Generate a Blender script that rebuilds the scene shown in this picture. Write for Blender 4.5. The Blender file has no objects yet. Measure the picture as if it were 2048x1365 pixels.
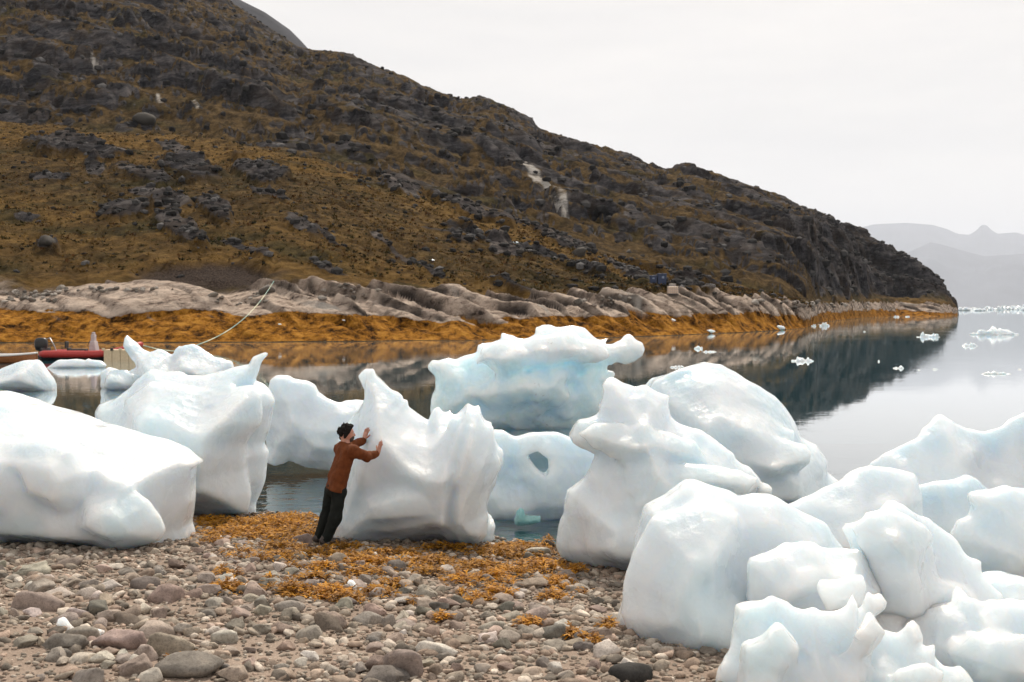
import bpy, bmesh, math, random
import numpy as np
from mathutils import Vector, Matrix
random.seed(7); RNG = np.random.default_rng(7)
SC = bpy.context.scene
COL = SC.collection
R = math.radians

# ------------------------------------------------------------------ camera
F, CX, CY, HOR, CAMZ = 2276.0, 1024.0, 682.5, 614.0, 3.46
TH = math.atan((CY - HOR) / F)
cam_d = bpy.data.cameras.new('camera'); cam = bpy.data.objects.new('camera', cam_d); COL.objects.link(cam)
cam_d.sensor_width = 36.0; cam_d.lens = F / 2048.0 * 36.0
cam_d.clip_start = 0.1; cam_d.clip_end = 60000
cam.location = (0, 0, CAMZ); cam.rotation_euler = (math.pi / 2 - TH, 0, 0)
SC.camera = cam
cam_d.dof.use_dof = True; cam_d.dof.focus_distance = 15.0; cam_d.dof.aperture_fstop = 4.0

def at(px, py, Y):
    """pixel of the 2048x1365 photograph + distance along the ground -> world point"""
    u = (px - CX) / F; v = (CY - py) / F
    yy = math.cos(TH) + math.sin(TH) * v; zz = -math.sin(TH) + math.cos(TH) * v
    return np.array([u / yy * Y, Y, CAMZ + zz / yy * Y])
def at_np(px, py, Y):
    u = (px - CX) / F; v = (CY - py) / F
    yy = math.cos(TH) + math.sin(TH) * v; zz = -math.sin(TH) + math.cos(TH) * v
    return u / yy * Y, CAMZ + zz / yy * Y

# ------------------------------------------------------------------ world, sun, exposure
SUN_EL, SUN_AZ = R(47), R(10)           # azimuth measured from +Y (into the picture) towards +X
w = bpy.data.worlds.new('World'); SC.world = w; w.use_nodes = True
nt = w.node_tree; nt.nodes.clear()
def N(nt, t, **kw):
    n = nt.nodes.new(t)
    for k, v in kw.items():
        if k in n.inputs: n.inputs[k].default_value = v
        else: setattr(n, k, v)
    return n
sky = N(nt, 'ShaderNodeTexSky', sky_type='NISHITA', sun_disc=False, sun_elevation=SUN_EL, sun_rotation=SUN_AZ, air_density=1.0, dust_density=2.0)
tc = N(nt, 'ShaderNodeTexCoord')
mp = N(nt, 'ShaderNodeMapping'); mp.inputs['Scale'].default_value = (1.6, 1.6, 9.0)
nz = N(nt, 'ShaderNodeTexNoise', Scale=2.2, Detail=6.0, Roughness=0.55)
rp = N(nt, 'ShaderNodeValToRGB')
rp.color_ramp.elements[0].position = 0.32; rp.color_ramp.elements[0].color = (0.89, 0.855, 0.82, 1)
rp.color_ramp.elements[1].position = 0.62; rp.color_ramp.elements[1].color = (1.0, 0.95, 0.895, 1)
vm = N(nt, 'ShaderNodeVectorMath', operation='SCALE'); vm.inputs['Scale'].default_value = 8.9
mx = N(nt, 'ShaderNodeMix', data_type='RGBA'); mx.inputs['Factor'].default_value = 0.93
bg = N(nt, 'ShaderNodeBackground', Strength=0.1); wo = N(nt, 'ShaderNodeOutputWorld')
L = nt.links.new
L(tc.outputs['Generated'], mp.inputs['Vector']); L(mp.outputs['Vector'], nz.inputs['Vector'])
L(nz.outputs['Fac'], rp.inputs['Fac']); L(rp.outputs['Color'], vm.inputs[0])
L(sky.outputs['Color'], mx.inputs[6]); L(vm.outputs['Vector'], mx.inputs[7])
L(mx.outputs[2], bg.inputs['Color']); L(bg.outputs['Background'], wo.inputs['Surface'])

sd = bpy.data.lights.new('sun', 'SUN'); sun = bpy.data.objects.new('sun', sd); COL.objects.link(sun)
sd.energy = 4.0; sd.angle = R(1.2); sd.color = (1.0, 0.89, 0.75)
SUNV = Vector((math.sin(SUN_AZ) * math.cos(SUN_EL), math.cos(SUN_AZ) * math.cos(SUN_EL), math.sin(SUN_EL)))
sun.rotation_euler = SUNV.to_track_quat('Z', 'Y').to_euler()
sun.location = (20, 40, 60)
vs = SC.view_settings; vs.view_transform = 'Standard'; vs.look = 'None'; vs.exposure = 0.15; vs.gamma = 1.0; vs.use_curve_mapping = False
SC.render.engine = 'CYCLES'
cy = SC.cycles; cy.use_denoising = True; cy.max_bounces = 8; cy.diffuse_bounces = 3; cy.glossy_bounces = 3
cy.transmission_bounces = 4; cy.transparent_max_bounces = 8; cy.volume_bounces = 1
cy.sample_clamp_indirect = 6.0; cy.use_adaptive_sampling = True; cy.adaptive_threshold = 0.02

# ------------------------------------------------------------------ numpy noise
_T = np.random.default_rng(11).random((32, 32, 32)).astype(np.float32) * 2 - 1
def vnoise(x, y, z, s=0):
    x = np.asarray(x, np.float32) + s * 7.31; y = np.asarray(y, np.float32) + s * 3.17; z = np.asarray(z, np.float32) + s * 5.53
    xi = np.floor(x).astype(np.int32); yi = np.floor(y).astype(np.int32); zi = np.floor(z).astype(np.int32)
    fx = x - xi; fy = y - yi; fz = z - zi
    fx = fx * fx * (3 - 2 * fx); fy = fy * fy * (3 - 2 * fy); fz = fz * fz * (3 - 2 * fz)
    a, b, c = xi & 31, yi & 31, zi & 31; a1, b1, c1 = (xi + 1) & 31, (yi + 1) & 31, (zi + 1) & 31
    def lp(p, q, t): return p + (q - p) * t
    return lp(lp(lp(_T[a, b, c], _T[a1, b, c], fx), lp(_T[a, b1, c], _T[a1, b1, c], fx), fy),
              lp(lp(_T[a, b, c1], _T[a1, b, c1], fx), lp(_T[a, b1, c1], _T[a1, b1, c1], fx), fy), fz)
def fbm(x, y, z, o=4, s=0, g=0.5):
    t = 0; a = 1.0; m = 0
    for i in range(o):
        k = 2.03 ** i
        t = t + a * vnoise(x * k, y * k, z * k, s + i * 1.7); m += a; a *= g
    return t / m
def ridged(x, y, z, o=4, s=0):
    t = 0; a = 1.0; m = 0
    for i in range(o):
        k = 2.1 ** i
        t = t + a * (1 - 2 * np.abs(vnoise(x * k, y * k, z * k, s + i * 2.3))); m += a; a *= 0.5
    return t / m
_W = np.random.default_rng(5).random((16, 16, 16, 3)).astype(np.float32)
def worley(x, y, z):
    xi = np.floor(x).astype(np.int32); yi = np.floor(y).astype(np.int32); zi = np.floor(z).astype(np.int32)
    best = np.full(x.shape, 9.0, np.float32)
    for dx in (-1, 0, 1):
        for dy in (-1, 0, 1):
            for dz in (-1, 0, 1):
                o = _W[(xi + dx) & 15, (yi + dy) & 15, (zi + dz) & 15]
                d = (xi + dx + o[:, 0] - x) ** 2 + (yi + dy + o[:, 1] - y) ** 2 + (zi + dz + o[:, 2] - z) ** 2
                best = np.minimum(best, d)
    return np.sqrt(best)
def sstep(a, b, x):
    t = np.clip((x - a) / (b - a), 0, 1); return t * t * (3 - 2 * t)
def smax(a, b, k):
    h = np.clip(0.5 - 0.5 * (b - a) / k, 0, 1)   # h=1 -> a
    return b * (1 - h) + a * h + k * h * (1 - h)
def smin(a, b, k): return -smax(-a, -b, k)

# ------------------------------------------------------------------ object helpers
def tag(o, label=None, cat=None, group=None, kind=None):
    if label: o['label'] = label
    if cat: o['category'] = cat
    if group: o['group'] = group
    if kind: o['kind'] = kind
    return o
def mesh_np(name, v, faces, smooth=True):
    """faces: (n,3) or (n,4) int array"""
    m = bpy.data.meshes.new(name); k = faces.shape[1]
    m.vertices.add(len(v)); m.vertices.foreach_set('co', np.ascontiguousarray(v, np.float32).ravel())
    m.loops.add(faces.size); m.loops.foreach_set('vertex_index', np.ascontiguousarray(faces, np.int32).ravel())
    m.polygons.add(len(faces)); m.polygons.foreach_set('loop_start', np.arange(len(faces), dtype=np.int32) * k)
    m.polygons.foreach_set('loop_total', np.full(len(faces), k, np.int32))
    m.update(calc_edges=True); m.validate()
    m.polygons.foreach_set('use_smooth', np.full(len(m.polygons), smooth))
    return m
def link(name, mesh, mat=None, parent=None, loc=None):
    o = bpy.data.objects.new(name, mesh); COL.objects.link(o)
    if mat is not None and mesh is not None and not mesh.materials: mesh.materials.append(mat)
    if parent is not None: o.parent = parent
    if loc is not None: o.location = loc
    return o
def based(name, v, faces, mat, smooth=True):
    """mesh object whose origin sits at the base centre of the shape"""
    v = np.asarray(v, np.float64); c = np.array([v[:, 0].mean(), v[:, 1].mean(), v[:, 2].min()])
    return link(name, mesh_np(name, v - c, faces, smooth), mat, None, c)
def vcol(m, name, arr):
    a = m.attributes.new(name, 'FLOAT_COLOR', 'POINT')
    a4 = np.ones((len(m.vertices), 4), np.float32); a4[:, :arr.shape[1]] = arr
    a.data.foreach_set('color', a4.ravel())
def empty(name, loc):
    o = bpy.data.objects.new(name, None); COL.objects.link(o); o.location = loc; o.empty_display_size = 0.2; return o

# ------------------------------------------------------------------ surface nets
def surface_nets(f, org, h):
    nx, ny, nz_ = f.shape
    ins = f < 0
    cs = np.zeros((nx - 1, ny - 1, nz_ - 1), np.int8)
    for a in (0, 1):
        for b in (0, 1):
            for c in (0, 1):
                cs += ins[a:nx - 1 + a, b:ny - 1 + b, c:nz_ - 1 + c]
    act = (cs > 0) & (cs < 8)
    idx = -np.ones(act.shape, np.int64); I = np.argwhere(act); idx[act] = np.arange(len(I))
    P = np.zeros((len(I), 3)); C = np.zeros(len(I))
    cor = [(0,0,0),(1,0,0),(0,1,0),(1,1,0),(0,0,1),(1,0,1),(0,1,1),(1,1,1)]
    V = [f[I[:, 0] + a, I[:, 1] + b, I[:, 2] + c] for a, b, c in cor]
    for i in range(8):
        for j in range(i + 1, 8):
            d = [abs(cor[i][k] - cor[j][k]) for k in range(3)]
            if sum(d) != 1: continue
            s = (V[i] < 0) != (V[j] < 0)
            t = V[i][s] / (V[i][s] - V[j][s])
            p0 = np.array(cor[i], float); p1 = np.array(cor[j], float)
            P[s] += p0 + (p1 - p0) * t[:, None]; C[s] += 1
    P = (I + P / np.maximum(C, 1)[:, None]) * h + org
    Q = []
    for ax in range(3):
        o1, o2 = [(1, 2), (2, 0), (0, 1)][ax]
        sl = [slice(None)] * 3; sl2 = [slice(None)] * 3
        sl[ax] = slice(0, -1); sl2[ax] = slice(1, None)
        a = ins[tuple(sl)]; b = ins[tuple(sl2)]
        E = np.argwhere(a != b)
        n = np.array(f.shape)
        ok = (E[:, o1] > 0) & (E[:, o2] > 0) & (E[:, o1] < n[o1] - 1) & (E[:, o2] < n[o2] - 1)
        E = E[ok]; inside = a[E[:, 0], E[:, 1], E[:, 2]]
        def g(d1, d2):
            G = E.copy(); G[:, o1] -= d1; G[:, o2] -= d2
            return idx[G[:, 0], G[:, 1], G[:, 2]]
        q = np.stack([g(1, 1), g(0, 1), g(0, 0), g(1, 0)], 1)
        q[~inside] = q[~inside][:, ::-1]
        Q.append(q)
    return P, np.concatenate(Q)
def lapl(P, Q, it=2, lam=0.5):
    for _ in range(it):
        S = np.zeros_like(P); C = np.zeros(len(P))
        for i in range(4):
            a = Q[:, i]; b = Q[:, (i + 1) % 4]
            for k in range(3):
                S[:, k] += np.bincount(a, P[b, k], len(P)) + np.bincount(b, P[a, k], len(P))
            C += np.bincount(a, minlength=len(P)) + np.bincount(b, minlength=len(P))
        P = P + lam * (S / np.maximum(C, 1)[:, None] - P)
    return P
def poly_sdf(X, Z, poly):
    """signed distance to a closed 2-D polygon, negative inside"""
    p = np.asarray(poly, float); d = np.full(X.shape, 1e9); s = np.zeros(X.shape, bool)
    for i in range(len(p)):
        a, b = p[i], p[(i + 1) % len(p)]
        ex, ez = b - a; wx, wz = X - a[0], Z - a[1]
        t = np.clip((wx * ex + wz * ez) / max(ex * ex + ez * ez, 1e-12), 0, 1)
        d = np.minimum(d, (wx - ex * t) ** 2 + (wz - ez * t) ** 2)
        if ez != 0:
            c = ((a[1] > Z) != (b[1] > Z)) & (X < ex * (Z - a[1]) / ez + a[0])
            s ^= c
    d = np.sqrt(d); d[s] *= -1
    return d
def in_poly(px, py, poly): return poly_sdf(px, py, poly)

# ------------------------------------------------------------------ material helpers
def newmat(name):
    m = bpy.data.materials.new(name); m.use_nodes = True; t = m.node_tree; t.nodes.clear()
    out = N(t, 'ShaderNodeOutputMaterial'); p = N(t, 'ShaderNodeBsdfPrincipled')
    t.links.new(p.outputs['BSDF'], out.inputs['Surface'])
    return m, t, p, out
def noise(t, scale, detail=4, rough=0.55, vec=None, dist=0.0):
    n = N(t, 'ShaderNodeTexNoise', Scale=scale, Detail=detail, Roughness=rough, Distortion=dist)
    if vec is not None: t.links.new(vec, n.inputs['Vector'])
    return n.outputs['Fac']
def ramp(t, fac, stops):
    r = N(t, 'ShaderNodeValToRGB'); e = r.color_ramp.elements
    while len(e) < len(stops): e.new(0.5)
    for i, (p, c) in enumerate(stops):
        e[i].position = p; e[i].color = (*c, 1) if len(c) == 3 else c
    t.links.new(fac, r.inputs['Fac']); return r.outputs['Color']
def mixc(t, fac, a, b, mode='MIX'):
    m = N(t, 'ShaderNodeMix', data_type='RGBA', blend_type=mode)
    if isinstance(fac, (int, float)): m.inputs[0].default_value = fac
    else: t.links.new(fac, m.inputs[0])
    for i, c in ((6, a), (7, b)):
        if isinstance(c, tuple): m.inputs[i].default_value = (*c, 1) if len(c) == 3 else c
        else: t.links.new(c, m.inputs[i])
    return m.outputs[2]
def math_(t, op, a, b=0.0, c=None):
    m = N(t, 'ShaderNodeMath', operation=op)
    for i, v in enumerate((a, b) if c is None else (a, b, c)):
        if isinstance(v, (int, float)): m.inputs[i].default_value = v
        else: t.links.new(v, m.inputs[i])
    return m.outputs[0]
def bump(t, h, strength, dist, nrm=None):
    b = N(t, 'ShaderNodeBump', Strength=strength, Distance=dist); t.links.new(h, b.inputs['Height'])
    if nrm is not None: t.links.new(nrm, b.inputs['Normal'])
    return b.outputs['Normal']
def geo_pos(t): return N(t, 'ShaderNodeNewGeometry').outputs['Position']
def obj_co(t): return N(t, 'ShaderNodeTexCoord').outputs['Object']
def plain(name, col, rough=0.6, bumpamt=0.0, bscale=40.0, var=0.12, metal=0.0):
    m, t, p, o = newmat(name); v = obj_co(t)
    n = noise(t, bscale * 0.2, 4, 0.6, v)
    dk = tuple(c * (1 - var) for c in col); lt = tuple(min(1, c * (1 + var)) for c in col)
    t.links.new(ramp(t, n, [(0.3, dk), (0.7, lt)]), p.inputs['Base Color'])
    p.inputs['Roughness'].default_value = rough; p.inputs['Metallic'].default_value = metal
    if bumpamt: t.links.new(bump(t, noise(t, bscale, 3, 0.6, v), bumpamt, 0.01), p.inputs['Normal'])
    return m
# ================================================================== SETTING
# ---- beach (ground) -------------------------------------------------
_SX = [-40, -12, -8, -4.3, -3.1, -0.25, 0.5, 2, 4, 8, 20, 40]
_SY = [27, 21.5, 20.3, 19.0, 18.5, 16.7, 16.4, 15.5, 14.4, 12.5, 9, 6]
def ground_z(x, y):
    d = np.interp(x, _SX, _SY) - y
    z = np.where(d > 0, 0.078 * d, 0.11 * d)
    z = z + 0.035 * fbm(np.asarray(x) * 0.9, np.asarray(y) * 0.9, np.zeros_like(x), 3, 3) * sstep(-1.0, 1.0, d) * 1.2
    return np.maximum(z, -5.6)
def on_ground(px, py):
    Y = 14.0
    for _ in range(13):
        p = at(px, py, 1.0); k = p[2] - CAMZ
        z = float(ground_z(np.array([p[0] * Y]), np.array([Y]))[0])
        Y = 0.5 * Y + 0.5 * min(max((z - CAMZ) / k, 2), 200)
    p = at(px, py, Y); p[2] = float(ground_z(np.array([p[0]]), np.array([Y]))[0]); return p

def grid_faces(nr, nc):
    i = np.arange(nr * nc).reshape(nr, nc)
    return np.stack([i[:-1, :-1], i[:-1, 1:], i[1:, 1:], i[1:, :-1]], -1).reshape(-1, 4)

xs = np.concatenate([np.linspace(-60, -9, 30)[:-1], np.linspace(-9, 9, 181), np.linspace(9, 60, 30)[1:]])
ys = np.concatenate([np.linspace(-12, 6, 10)[:-1], np.linspace(6, 21, 190), np.linspace(21, 75, 24)[1:]])
GX, GY = np.meshgrid(xs, ys); GZ = ground_z(GX.ravel(), GY.ravel()).reshape(GX.shape)
GZ = GZ + 0.012 * fbm(GX * 5, GY * 5, GX * 0, 3, 9)
m_ground, t, p, o = newmat('gravel_sand')
v = geo_pos(t)
c1 = ramp(t, noise(t, 0.7, 5, 0.6, v), [(0.3, (0.30, 0.235, 0.19)), (0.7, (0.42, 0.345, 0.285))])
c2 = ramp(t, noise(t, 55, 3, 0.7, v), [(0.3, (0.10, 0.08, 0.07)), (0.5, (0.5, 0.45, 0.42)), (0.72, (0.95, 0.9, 0.85))])
sp = N(t, 'ShaderNodeSeparateXYZ'); t.links.new(v, sp.inputs[0])
wet = N(t, 'ShaderNodeMapRange'); t.links.new(sp.outputs['Z'], wet.inputs['Value'])
wet.inputs['From Min'].default_value = -0.05; wet.inputs['From Max'].default_value = 0.14
col = mixc(t, 0.55, c1, mixc(t, 1.0, c1, c2, 'MULTIPLY'))
col = mixc(t, wet.outputs[0], (0.028, 0.024, 0.014), col)          # kelp-brown silt below the tide line
t.links.new(col, p.inputs['Base Color']); p.inputs['Roughness'].default_value = 0.9; p.inputs['Specular IOR Level'].default_value = 0.1
vo = N(t, 'ShaderNodeTexVoronoi', Scale=38.0); t.links.new(v, vo.inputs['Vector'])
t.links.new(bump(t, vo.outputs['Distance'], 0.6, 0.012, bump(t, noise(t, 120, 3, 0.6, v), 0.5, 0.006)), p.inputs['Normal'])
beach = link('beach', mesh_np('beach', np.stack([GX, GY, GZ], -1).reshape(-1, 3), grid_faces(*GX.shape)), m_ground)
tag(beach, 'grey gravel and sand beach under the pebbles', 'beach', kind='structure')

# ---- seabed and water ---------------------------------------------------
m_bed = plain('seabed_silt', (0.022, 0.15, 0.165), 0.9)
def sheet(name, x0, x1, y0, y1, z, mat):
    v = np.array([[x0, y0, z], [x1, y0, z], [x1, y1, z], [x0, y1, z]], float)
    return link(name, mesh_np(name, v, np.array([[0, 1, 2, 3]])), mat)
tag(sheet('seabed', -38000, 38000, -300, 36500, -6.0, m_bed), 'dark silty bottom of the fjord', 'seabed', kind='structure')

m_wat = bpy.data.materials.new('fjord_water'); m_wat.use_nodes = True; t = m_wat.node_tree; t.nodes.clear()
out = N(t, 'ShaderNodeOutputMaterial'); v = geo_pos(t)
mpn = N(t, 'ShaderNodeMapping'); mpn.inputs['Scale'].default_value = (0.55, 1.0, 1.0); t.links.new(v, mpn.inputs['Vector'])
n1 = noise(t, 2.6, 3, 0.5, mpn.outputs['Vector'], 0.3); n2 = noise(t, 0.35, 2, 0.5, mpn.outputs['Vector'])
calm = ramp(t, noise(t, 0.045, 3, 0.5, v), [(0.40, (0.03, 0.03, 0.03)), (0.70, (0.42, 0.42, 0.42))])
sp = N(t, 'ShaderNodeSeparateXYZ'); t.links.new(v, sp.inputs[0])
near = N(t, 'ShaderNodeMapRange'); t.links.new(sp.outputs['Y'], near.inputs['Value'])
near.inputs['From Min'].default_value = 25; near.inputs['From Max'].default_value = 19.5
near.inputs['To Max'].default_value = 1.0
# wind ripples where the water shallows by the beach
amp = math_(t, 'ADD', calm, math_(t, 'MULTIPLY', near.outputs[0], 3.2))
n3 = noise(t, 4.5, 2, 0.5, mpn.outputs['Vector'], 0.6)
hgt = math_(t, 'ADD', math_(t, 'MULTIPLY', math_(t, 'ADD', n1, math_(t, 'MULTIPLY', n3, 0.6)), amp), math_(t, 'MULTIPLY', n2, 0.35))
nb = bump(t, hgt, 0.6, 0.013)
gl = N(t, 'ShaderNodeBsdfGlossy', Roughness=0.02); gl.inputs['Color'].default_value = (1, 1, 1, 1)
tr = N(t, 'ShaderNodeBsdfTransparent'); tr.inputs['Color'].default_value = (0.45, 0.72, 0.73, 1)
fr = N(t, 'ShaderNodeFresnel', IOR=1.55); t.links.new(nb, fr.inputs['Normal']); t.links.new(nb, gl.inputs['Normal'])
fk = N(t, 'ShaderNodeMath', operation='MULTIPLY', use_clamp=True); fk.inputs[1].default_value = 1.45; t.links.new(fr.outputs[0], fk.inputs[0])
ms = N(t, 'ShaderNodeMixShader'); t.links.new(fk.outputs[0], ms.inputs[0]); t.links.new(tr.outputs[0], ms.inputs[1]); t.links.new(gl.outputs[0], ms.inputs[2])
df = N(t, 'ShaderNodeBsdfDiffuse'); df.inputs['Color'].default_value = (0.004, 0.015, 0.019, 1)      # light scattered back by glacial flour
ad = N(t, 'ShaderNodeAddShader'); t.links.new(ms.outputs[0], ad.inputs[0]); t.links.new(df.outputs[0], ad.inputs[1])
t.links.new(ad.outputs[0], out.inputs['Surface'])
water = sheet('water', -37900, 37900, -200, 36400, 0.0, m_wat)
tag(water, 'calm dark teal fjord water', 'water', kind='structure')

# ---- hillside across the cove -------------------------------------------
KP = np.array([  # px, waterline row, weed top, rock top, brow row, brow dist, ridge row, ridge dist
 (-700, 688, 640, 588, 225, 330, -560, 760), (-300, 687, 636, 584, 232, 310, -420, 730), (0, 686, 632, 580, 245, 290, -250, 700),
 (150, 686, 640, 583, 252, 280, -170, 690), (300, 686, 634, 578, 264, 270, -95, 680), (460, 685, 632, 578, 284, 255, 0, 660), (540, 685, 630, 560, 296, 245, 58, 650),
 (600, 684, 628, 562, 312, 240, 98, 640), (630, 684, 630, 568, 318, 236, 104, 635), (690, 684, 634, 575, 338, 232, 106, 628), (800, 682, 636, 584, 372, 226, 150, 615),
 (880, 682, 642, 588, 402, 222, 190, 605), (920, 682, 645, 590, 414, 220, 203, 600), (960, 681, 648, 596, 424, 218, 199, 596), (1010, 680, 645, 600, 440, 216, 215, 592), (1060, 680, 640, 603, 455, 214, 245, 588),
 (1085, 679, 637, 602, 462, 213, 267, 586), (1200, 676, 632, 590, 505, 210, 300, 575), (1330, 672, 634, 588, 541, 206, 343, 562), (1380, 670, 634, 590, 552, 204, 334, 556), (1440, 667, 632, 592, 567, 202, 355, 552),
 (1480, 666, 630, 596, 578, 200, 372, 550), (1560, 661, 632, 606, 593, 200, 398, 545), (1612, 657, 640, 614, 603, 215, 424, 540), (1640, 645, 628, 612, 604, 280, 436, 538), (1700, 639, 624, 610, 602, 330, 460, 534),
 (1740, 635, 622, 608, 600, 390, 482, 530), (1800, 633, 622, 606, 596, 420, 517, 524), (1850, 633, 624, 608, 598, 430, 551, 518), (1880, 633, 626, 612, 602, 440, 574, 512), (1902, 632, 626, 615, 606, 450, 600, 506),
 (1916, 631, 628, 624, 618, 470, 622, 500), (1935, 640, 640, 640, 640, 480, 640, 500)], float)
cols = np.concatenate([np.linspace(-700, -40, 110)[:-1], np.linspace(-40, 1935, 780)])
K = [np.interp(cols, KP[:, 0], KP[:, i]) for i in range(8)]
def zrow(row, d): return at_np(cols, row, d)[1]
wl_d = CAMZ / ((K[1] - HOR) / F); wl_d = np.where(cols > 1916, 480, wl_d)
wd = wl_d + 8.5; rd = wd + np.where(cols > 1625, 9, 12)
bd = np.maximum(K[5], rd + 4)
z1 = np.zeros_like(cols); z2 = np.maximum(zrow(K[2], wd), 0.15); z3 = np.maximum(zrow(K[3], rd), z2 + 0.1)
z4 = np.maximum(zrow(K[4], bd), z3 + 0.3); z7 = np.maximum(zrow(K[6], K[7]), z4 * 0.6)
sink = np.where(cols > 1917, -3.0, 0.0); z1, z2, z3, z4, z7 = [a + sink for a in (z1, z2, z3, z4, z7)]
d5 = np.minimum(bd + 22, K[7] - 20); z5 = z4 + 0.5
d6 = d5 + (K[7] - d5) * 0.48; z6 = z5 + (z7 - z5) * 0.56
keyd = [wl_d - 30, wl_d - 2, wl_d, wd, rd, bd, d5, d6, K[7], K[7] + 60, K[7] + 260]
keyz = [z1 - 5.5, z1 - 0.5, z1, z2, z3, z4, z5, z6, z7, z7 - 4, z7 * 0.5 - 6]
cnt = [3, 3, 56, 72, 150, 12, 110, 95, 8, 5]
Dm, Zm, Tm = [], [], []
for i, c in enumerate(cnt):
    for k in range(c + (i == len(cnt) - 1)):
        u = k / c
        Dm.append(keyd[i] + (keyd[i + 1] - keyd[i]) * u); Zm.append(keyz[i] + (keyz[i + 1] - keyz[i]) * u); Tm.append(np.full_like(cols, i + u))
D, Z, T = np.array(Dm), np.array(Zm), np.array(Tm)
for _ in range(3):    # ease the kinks of the profile above the rock band
    Zs = Z.copy(); Zs[1:-1] = (Z[:-2] + 2 * Z[1:-1] + Z[2:]) / 4
    Z = np.where(T > 4.4, Zs, Z)
PX = np.broadcast_to(cols, D.shape)
X = (PX - CX) / F * D                     # (horizontal camera plane; pitch effect is < 0.1 %)
ROW = HOR - (Z - CAMZ) / D * F
s_ = 0.82 * X - 0.57 * D; c_ = 0.57 * X + 0.82 * D
zz0 = np.zeros_like(X)
near_z = sstep(3.9, 4.05, T) * (1 - sstep(5.0, 5.3, T)); mount = sstep(5.4, 6.2, T); band = sstep(2.0, 2.4, T) * (1 - sstep(3.93, 4.015, T + 0.05 * fbm(X * 0.3, D * 0.3, np.zeros_like(X), 3, 22)))
weedz = sstep(2.0, 2.06, T) * (1 - sstep(2.72, 2.95, T + 0.25 * fbm(X * 0.35, D * 0.35, zz0, 4, 21)))
headl = sstep(1560, 1680, PX)
# strata slabs of the shore rock, running down to the right
warp = 3.0 * fbm(X * 0.12, D * 0.12, zz0, 3, 31)
st = ridged((s_ + warp) * 0.045, (c_ + warp) * 0.28, zz0, 4, 2)
st2 = fbm((s_ + warp) * 0.05, (c_ + warp) * 0.5, zz0, 3, 4)
lump = 1 - np.abs(vnoise(X * 0.16, D * 0.16, zz0, 8))
hb = 1.35 * (sstep(0.15, 0.75, st) - 0.5) + 0.5 * st2 + 0.35 * fbm(X * 0.9, D * 0.9, zz0, 3, 12) + 0.45 * ridged(s_ * 0.2, c_ * 0.9, zz0, 3, 16)
leftsoft = 1 - sstep(440, 640, PX)
hb = hb * (1 - 0.62 * leftsoft) + leftsoft * 0.55 * (vnoise(X * 0.13, D * 0.13, zz0, 77))
Zn = Z + band * 0.75 * hb * sstep(2.05, 2.8, T) - band * 0.35 * sstep(3.2, 3.9, T)
ew = np.hypot((PX - 250) / 215, (ROW - 611) / 27)
Zn += band * 2.0 * np.sqrt(np.clip(1 - ew ** 2, 0, 1)) * (0.85 + 0.5 * vnoise(X * 0.12, D * 0.12, zz0, 27))
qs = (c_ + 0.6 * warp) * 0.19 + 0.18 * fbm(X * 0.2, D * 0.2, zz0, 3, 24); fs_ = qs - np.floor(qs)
Zn += band * sstep(2.1, 2.9, T) * (1 - 0.7 * leftsoft) * (0.3 + 0.7 * sstep(2.6, 3.1, T)) * 1.35 * (sstep(0.0, 0.11, fs_) - fs_)
# tufty relief of the weed
Zn += weedz * sstep(2.01, 2.2, T) * (0.26 * fbm(X * 1.3, D * 1.0, zz0, 4, 14) + 0.55 * ridged(s_ * 0.10, c_ * 0.42, zz0, 3, 15) - 0.2)
# heath and outcrops of the near slope
mA = ridged((s_ + 2 * warp) * 0.020, (c_ + 2 * warp) * 0.055, zz0, 4, 41)
mB = fbm(X * 0.03, D * 0.03, zz0, 4, 43)
oc = sstep(0.74, 0.98, mA + 0.6 * mB)
Zn += near_z * (0.9 * fbm(X * 0.05, D * 0.05, zz0, 4, 51) + 0.28 * fbm(X * 0.4, D * 0.4, zz0, 4, 52) + 1.5 * oc * (0.6 + 0.5 * vnoise(X * .2, D * .2, zz0, 3)))
# mountain: stepped crags
mC = ridged((s_ + 4 * warp) * 0.010, (c_ + 4 * warp) * 0.030, zz0, 5, 61)
mD = ridged((s_ + 2 * warp) * 0.035, (c_ + 2 * warp) * 0.085, zz0, 4, 63)
crag = sstep(0.25, 0.85, mC + 0.45 * mD)
edge = 1 - 0.75 * sstep(7.5, 8.0, T)
mamp = mount * edge * (0.55 + 0.45 * headl) * np.clip((Zn + 2) / 14, 0, 1)
Zn += mamp * (7.5 * (crag - 0.5) + 4.5 * mD * 0.6 + 2.2 * fbm(X * 0.09, D * 0.09, zz0, 4, 65) + 0.9 * ridged(s_ * 0.12, c_ * 0.3, zz0, 3, 66))
def ledges(Zc, step, tilt, wob, seed, lo=0.3, hi=0.62):
    q = (Zc + tilt * X + wob * fbm(X * 0.35 / step, D * 0.35 / step, zz0, 4, seed)) / step; fr_ = q - np.floor(q)
    return step * (sstep(lo, hi, fr_) - fr_)
Zn += mamp * (0.55 * ledges(Zn, 13.0, 0.24, 9.0, 161) * sstep(-0.3, 0.3, mB + 0.2) + 0.5 * ledges(Zn, 5.0, 0.30, 4.0, 163))
Zn += mamp * 1.3 * ridged(X * 0.16, D * 0.16, zz0, 3, 167) * (0.5 + 0.5 * crag)
mE = fbm((s_ + warp) * 0.10, (c_ + warp) * 0.22, zz0, 4, 71)
mF = np.abs(vnoise(s_ * 0.05 + 0.7 * mE, c_ * 0.14, zz0, 73))
Zn -= mamp * 2.2 * (1 - sstep(0.0, 0.12, mF))             # dark gullies between slabs
Zn -= near_z * 0.5 * (1 - sstep(0.0, 0.1, np.abs(vnoise(s_ * 0.045, c_ * 0.12, zz0, 75))))
rock = near_z * oc * sstep(-0.25, 0.25, mE + 0.25)
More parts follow.
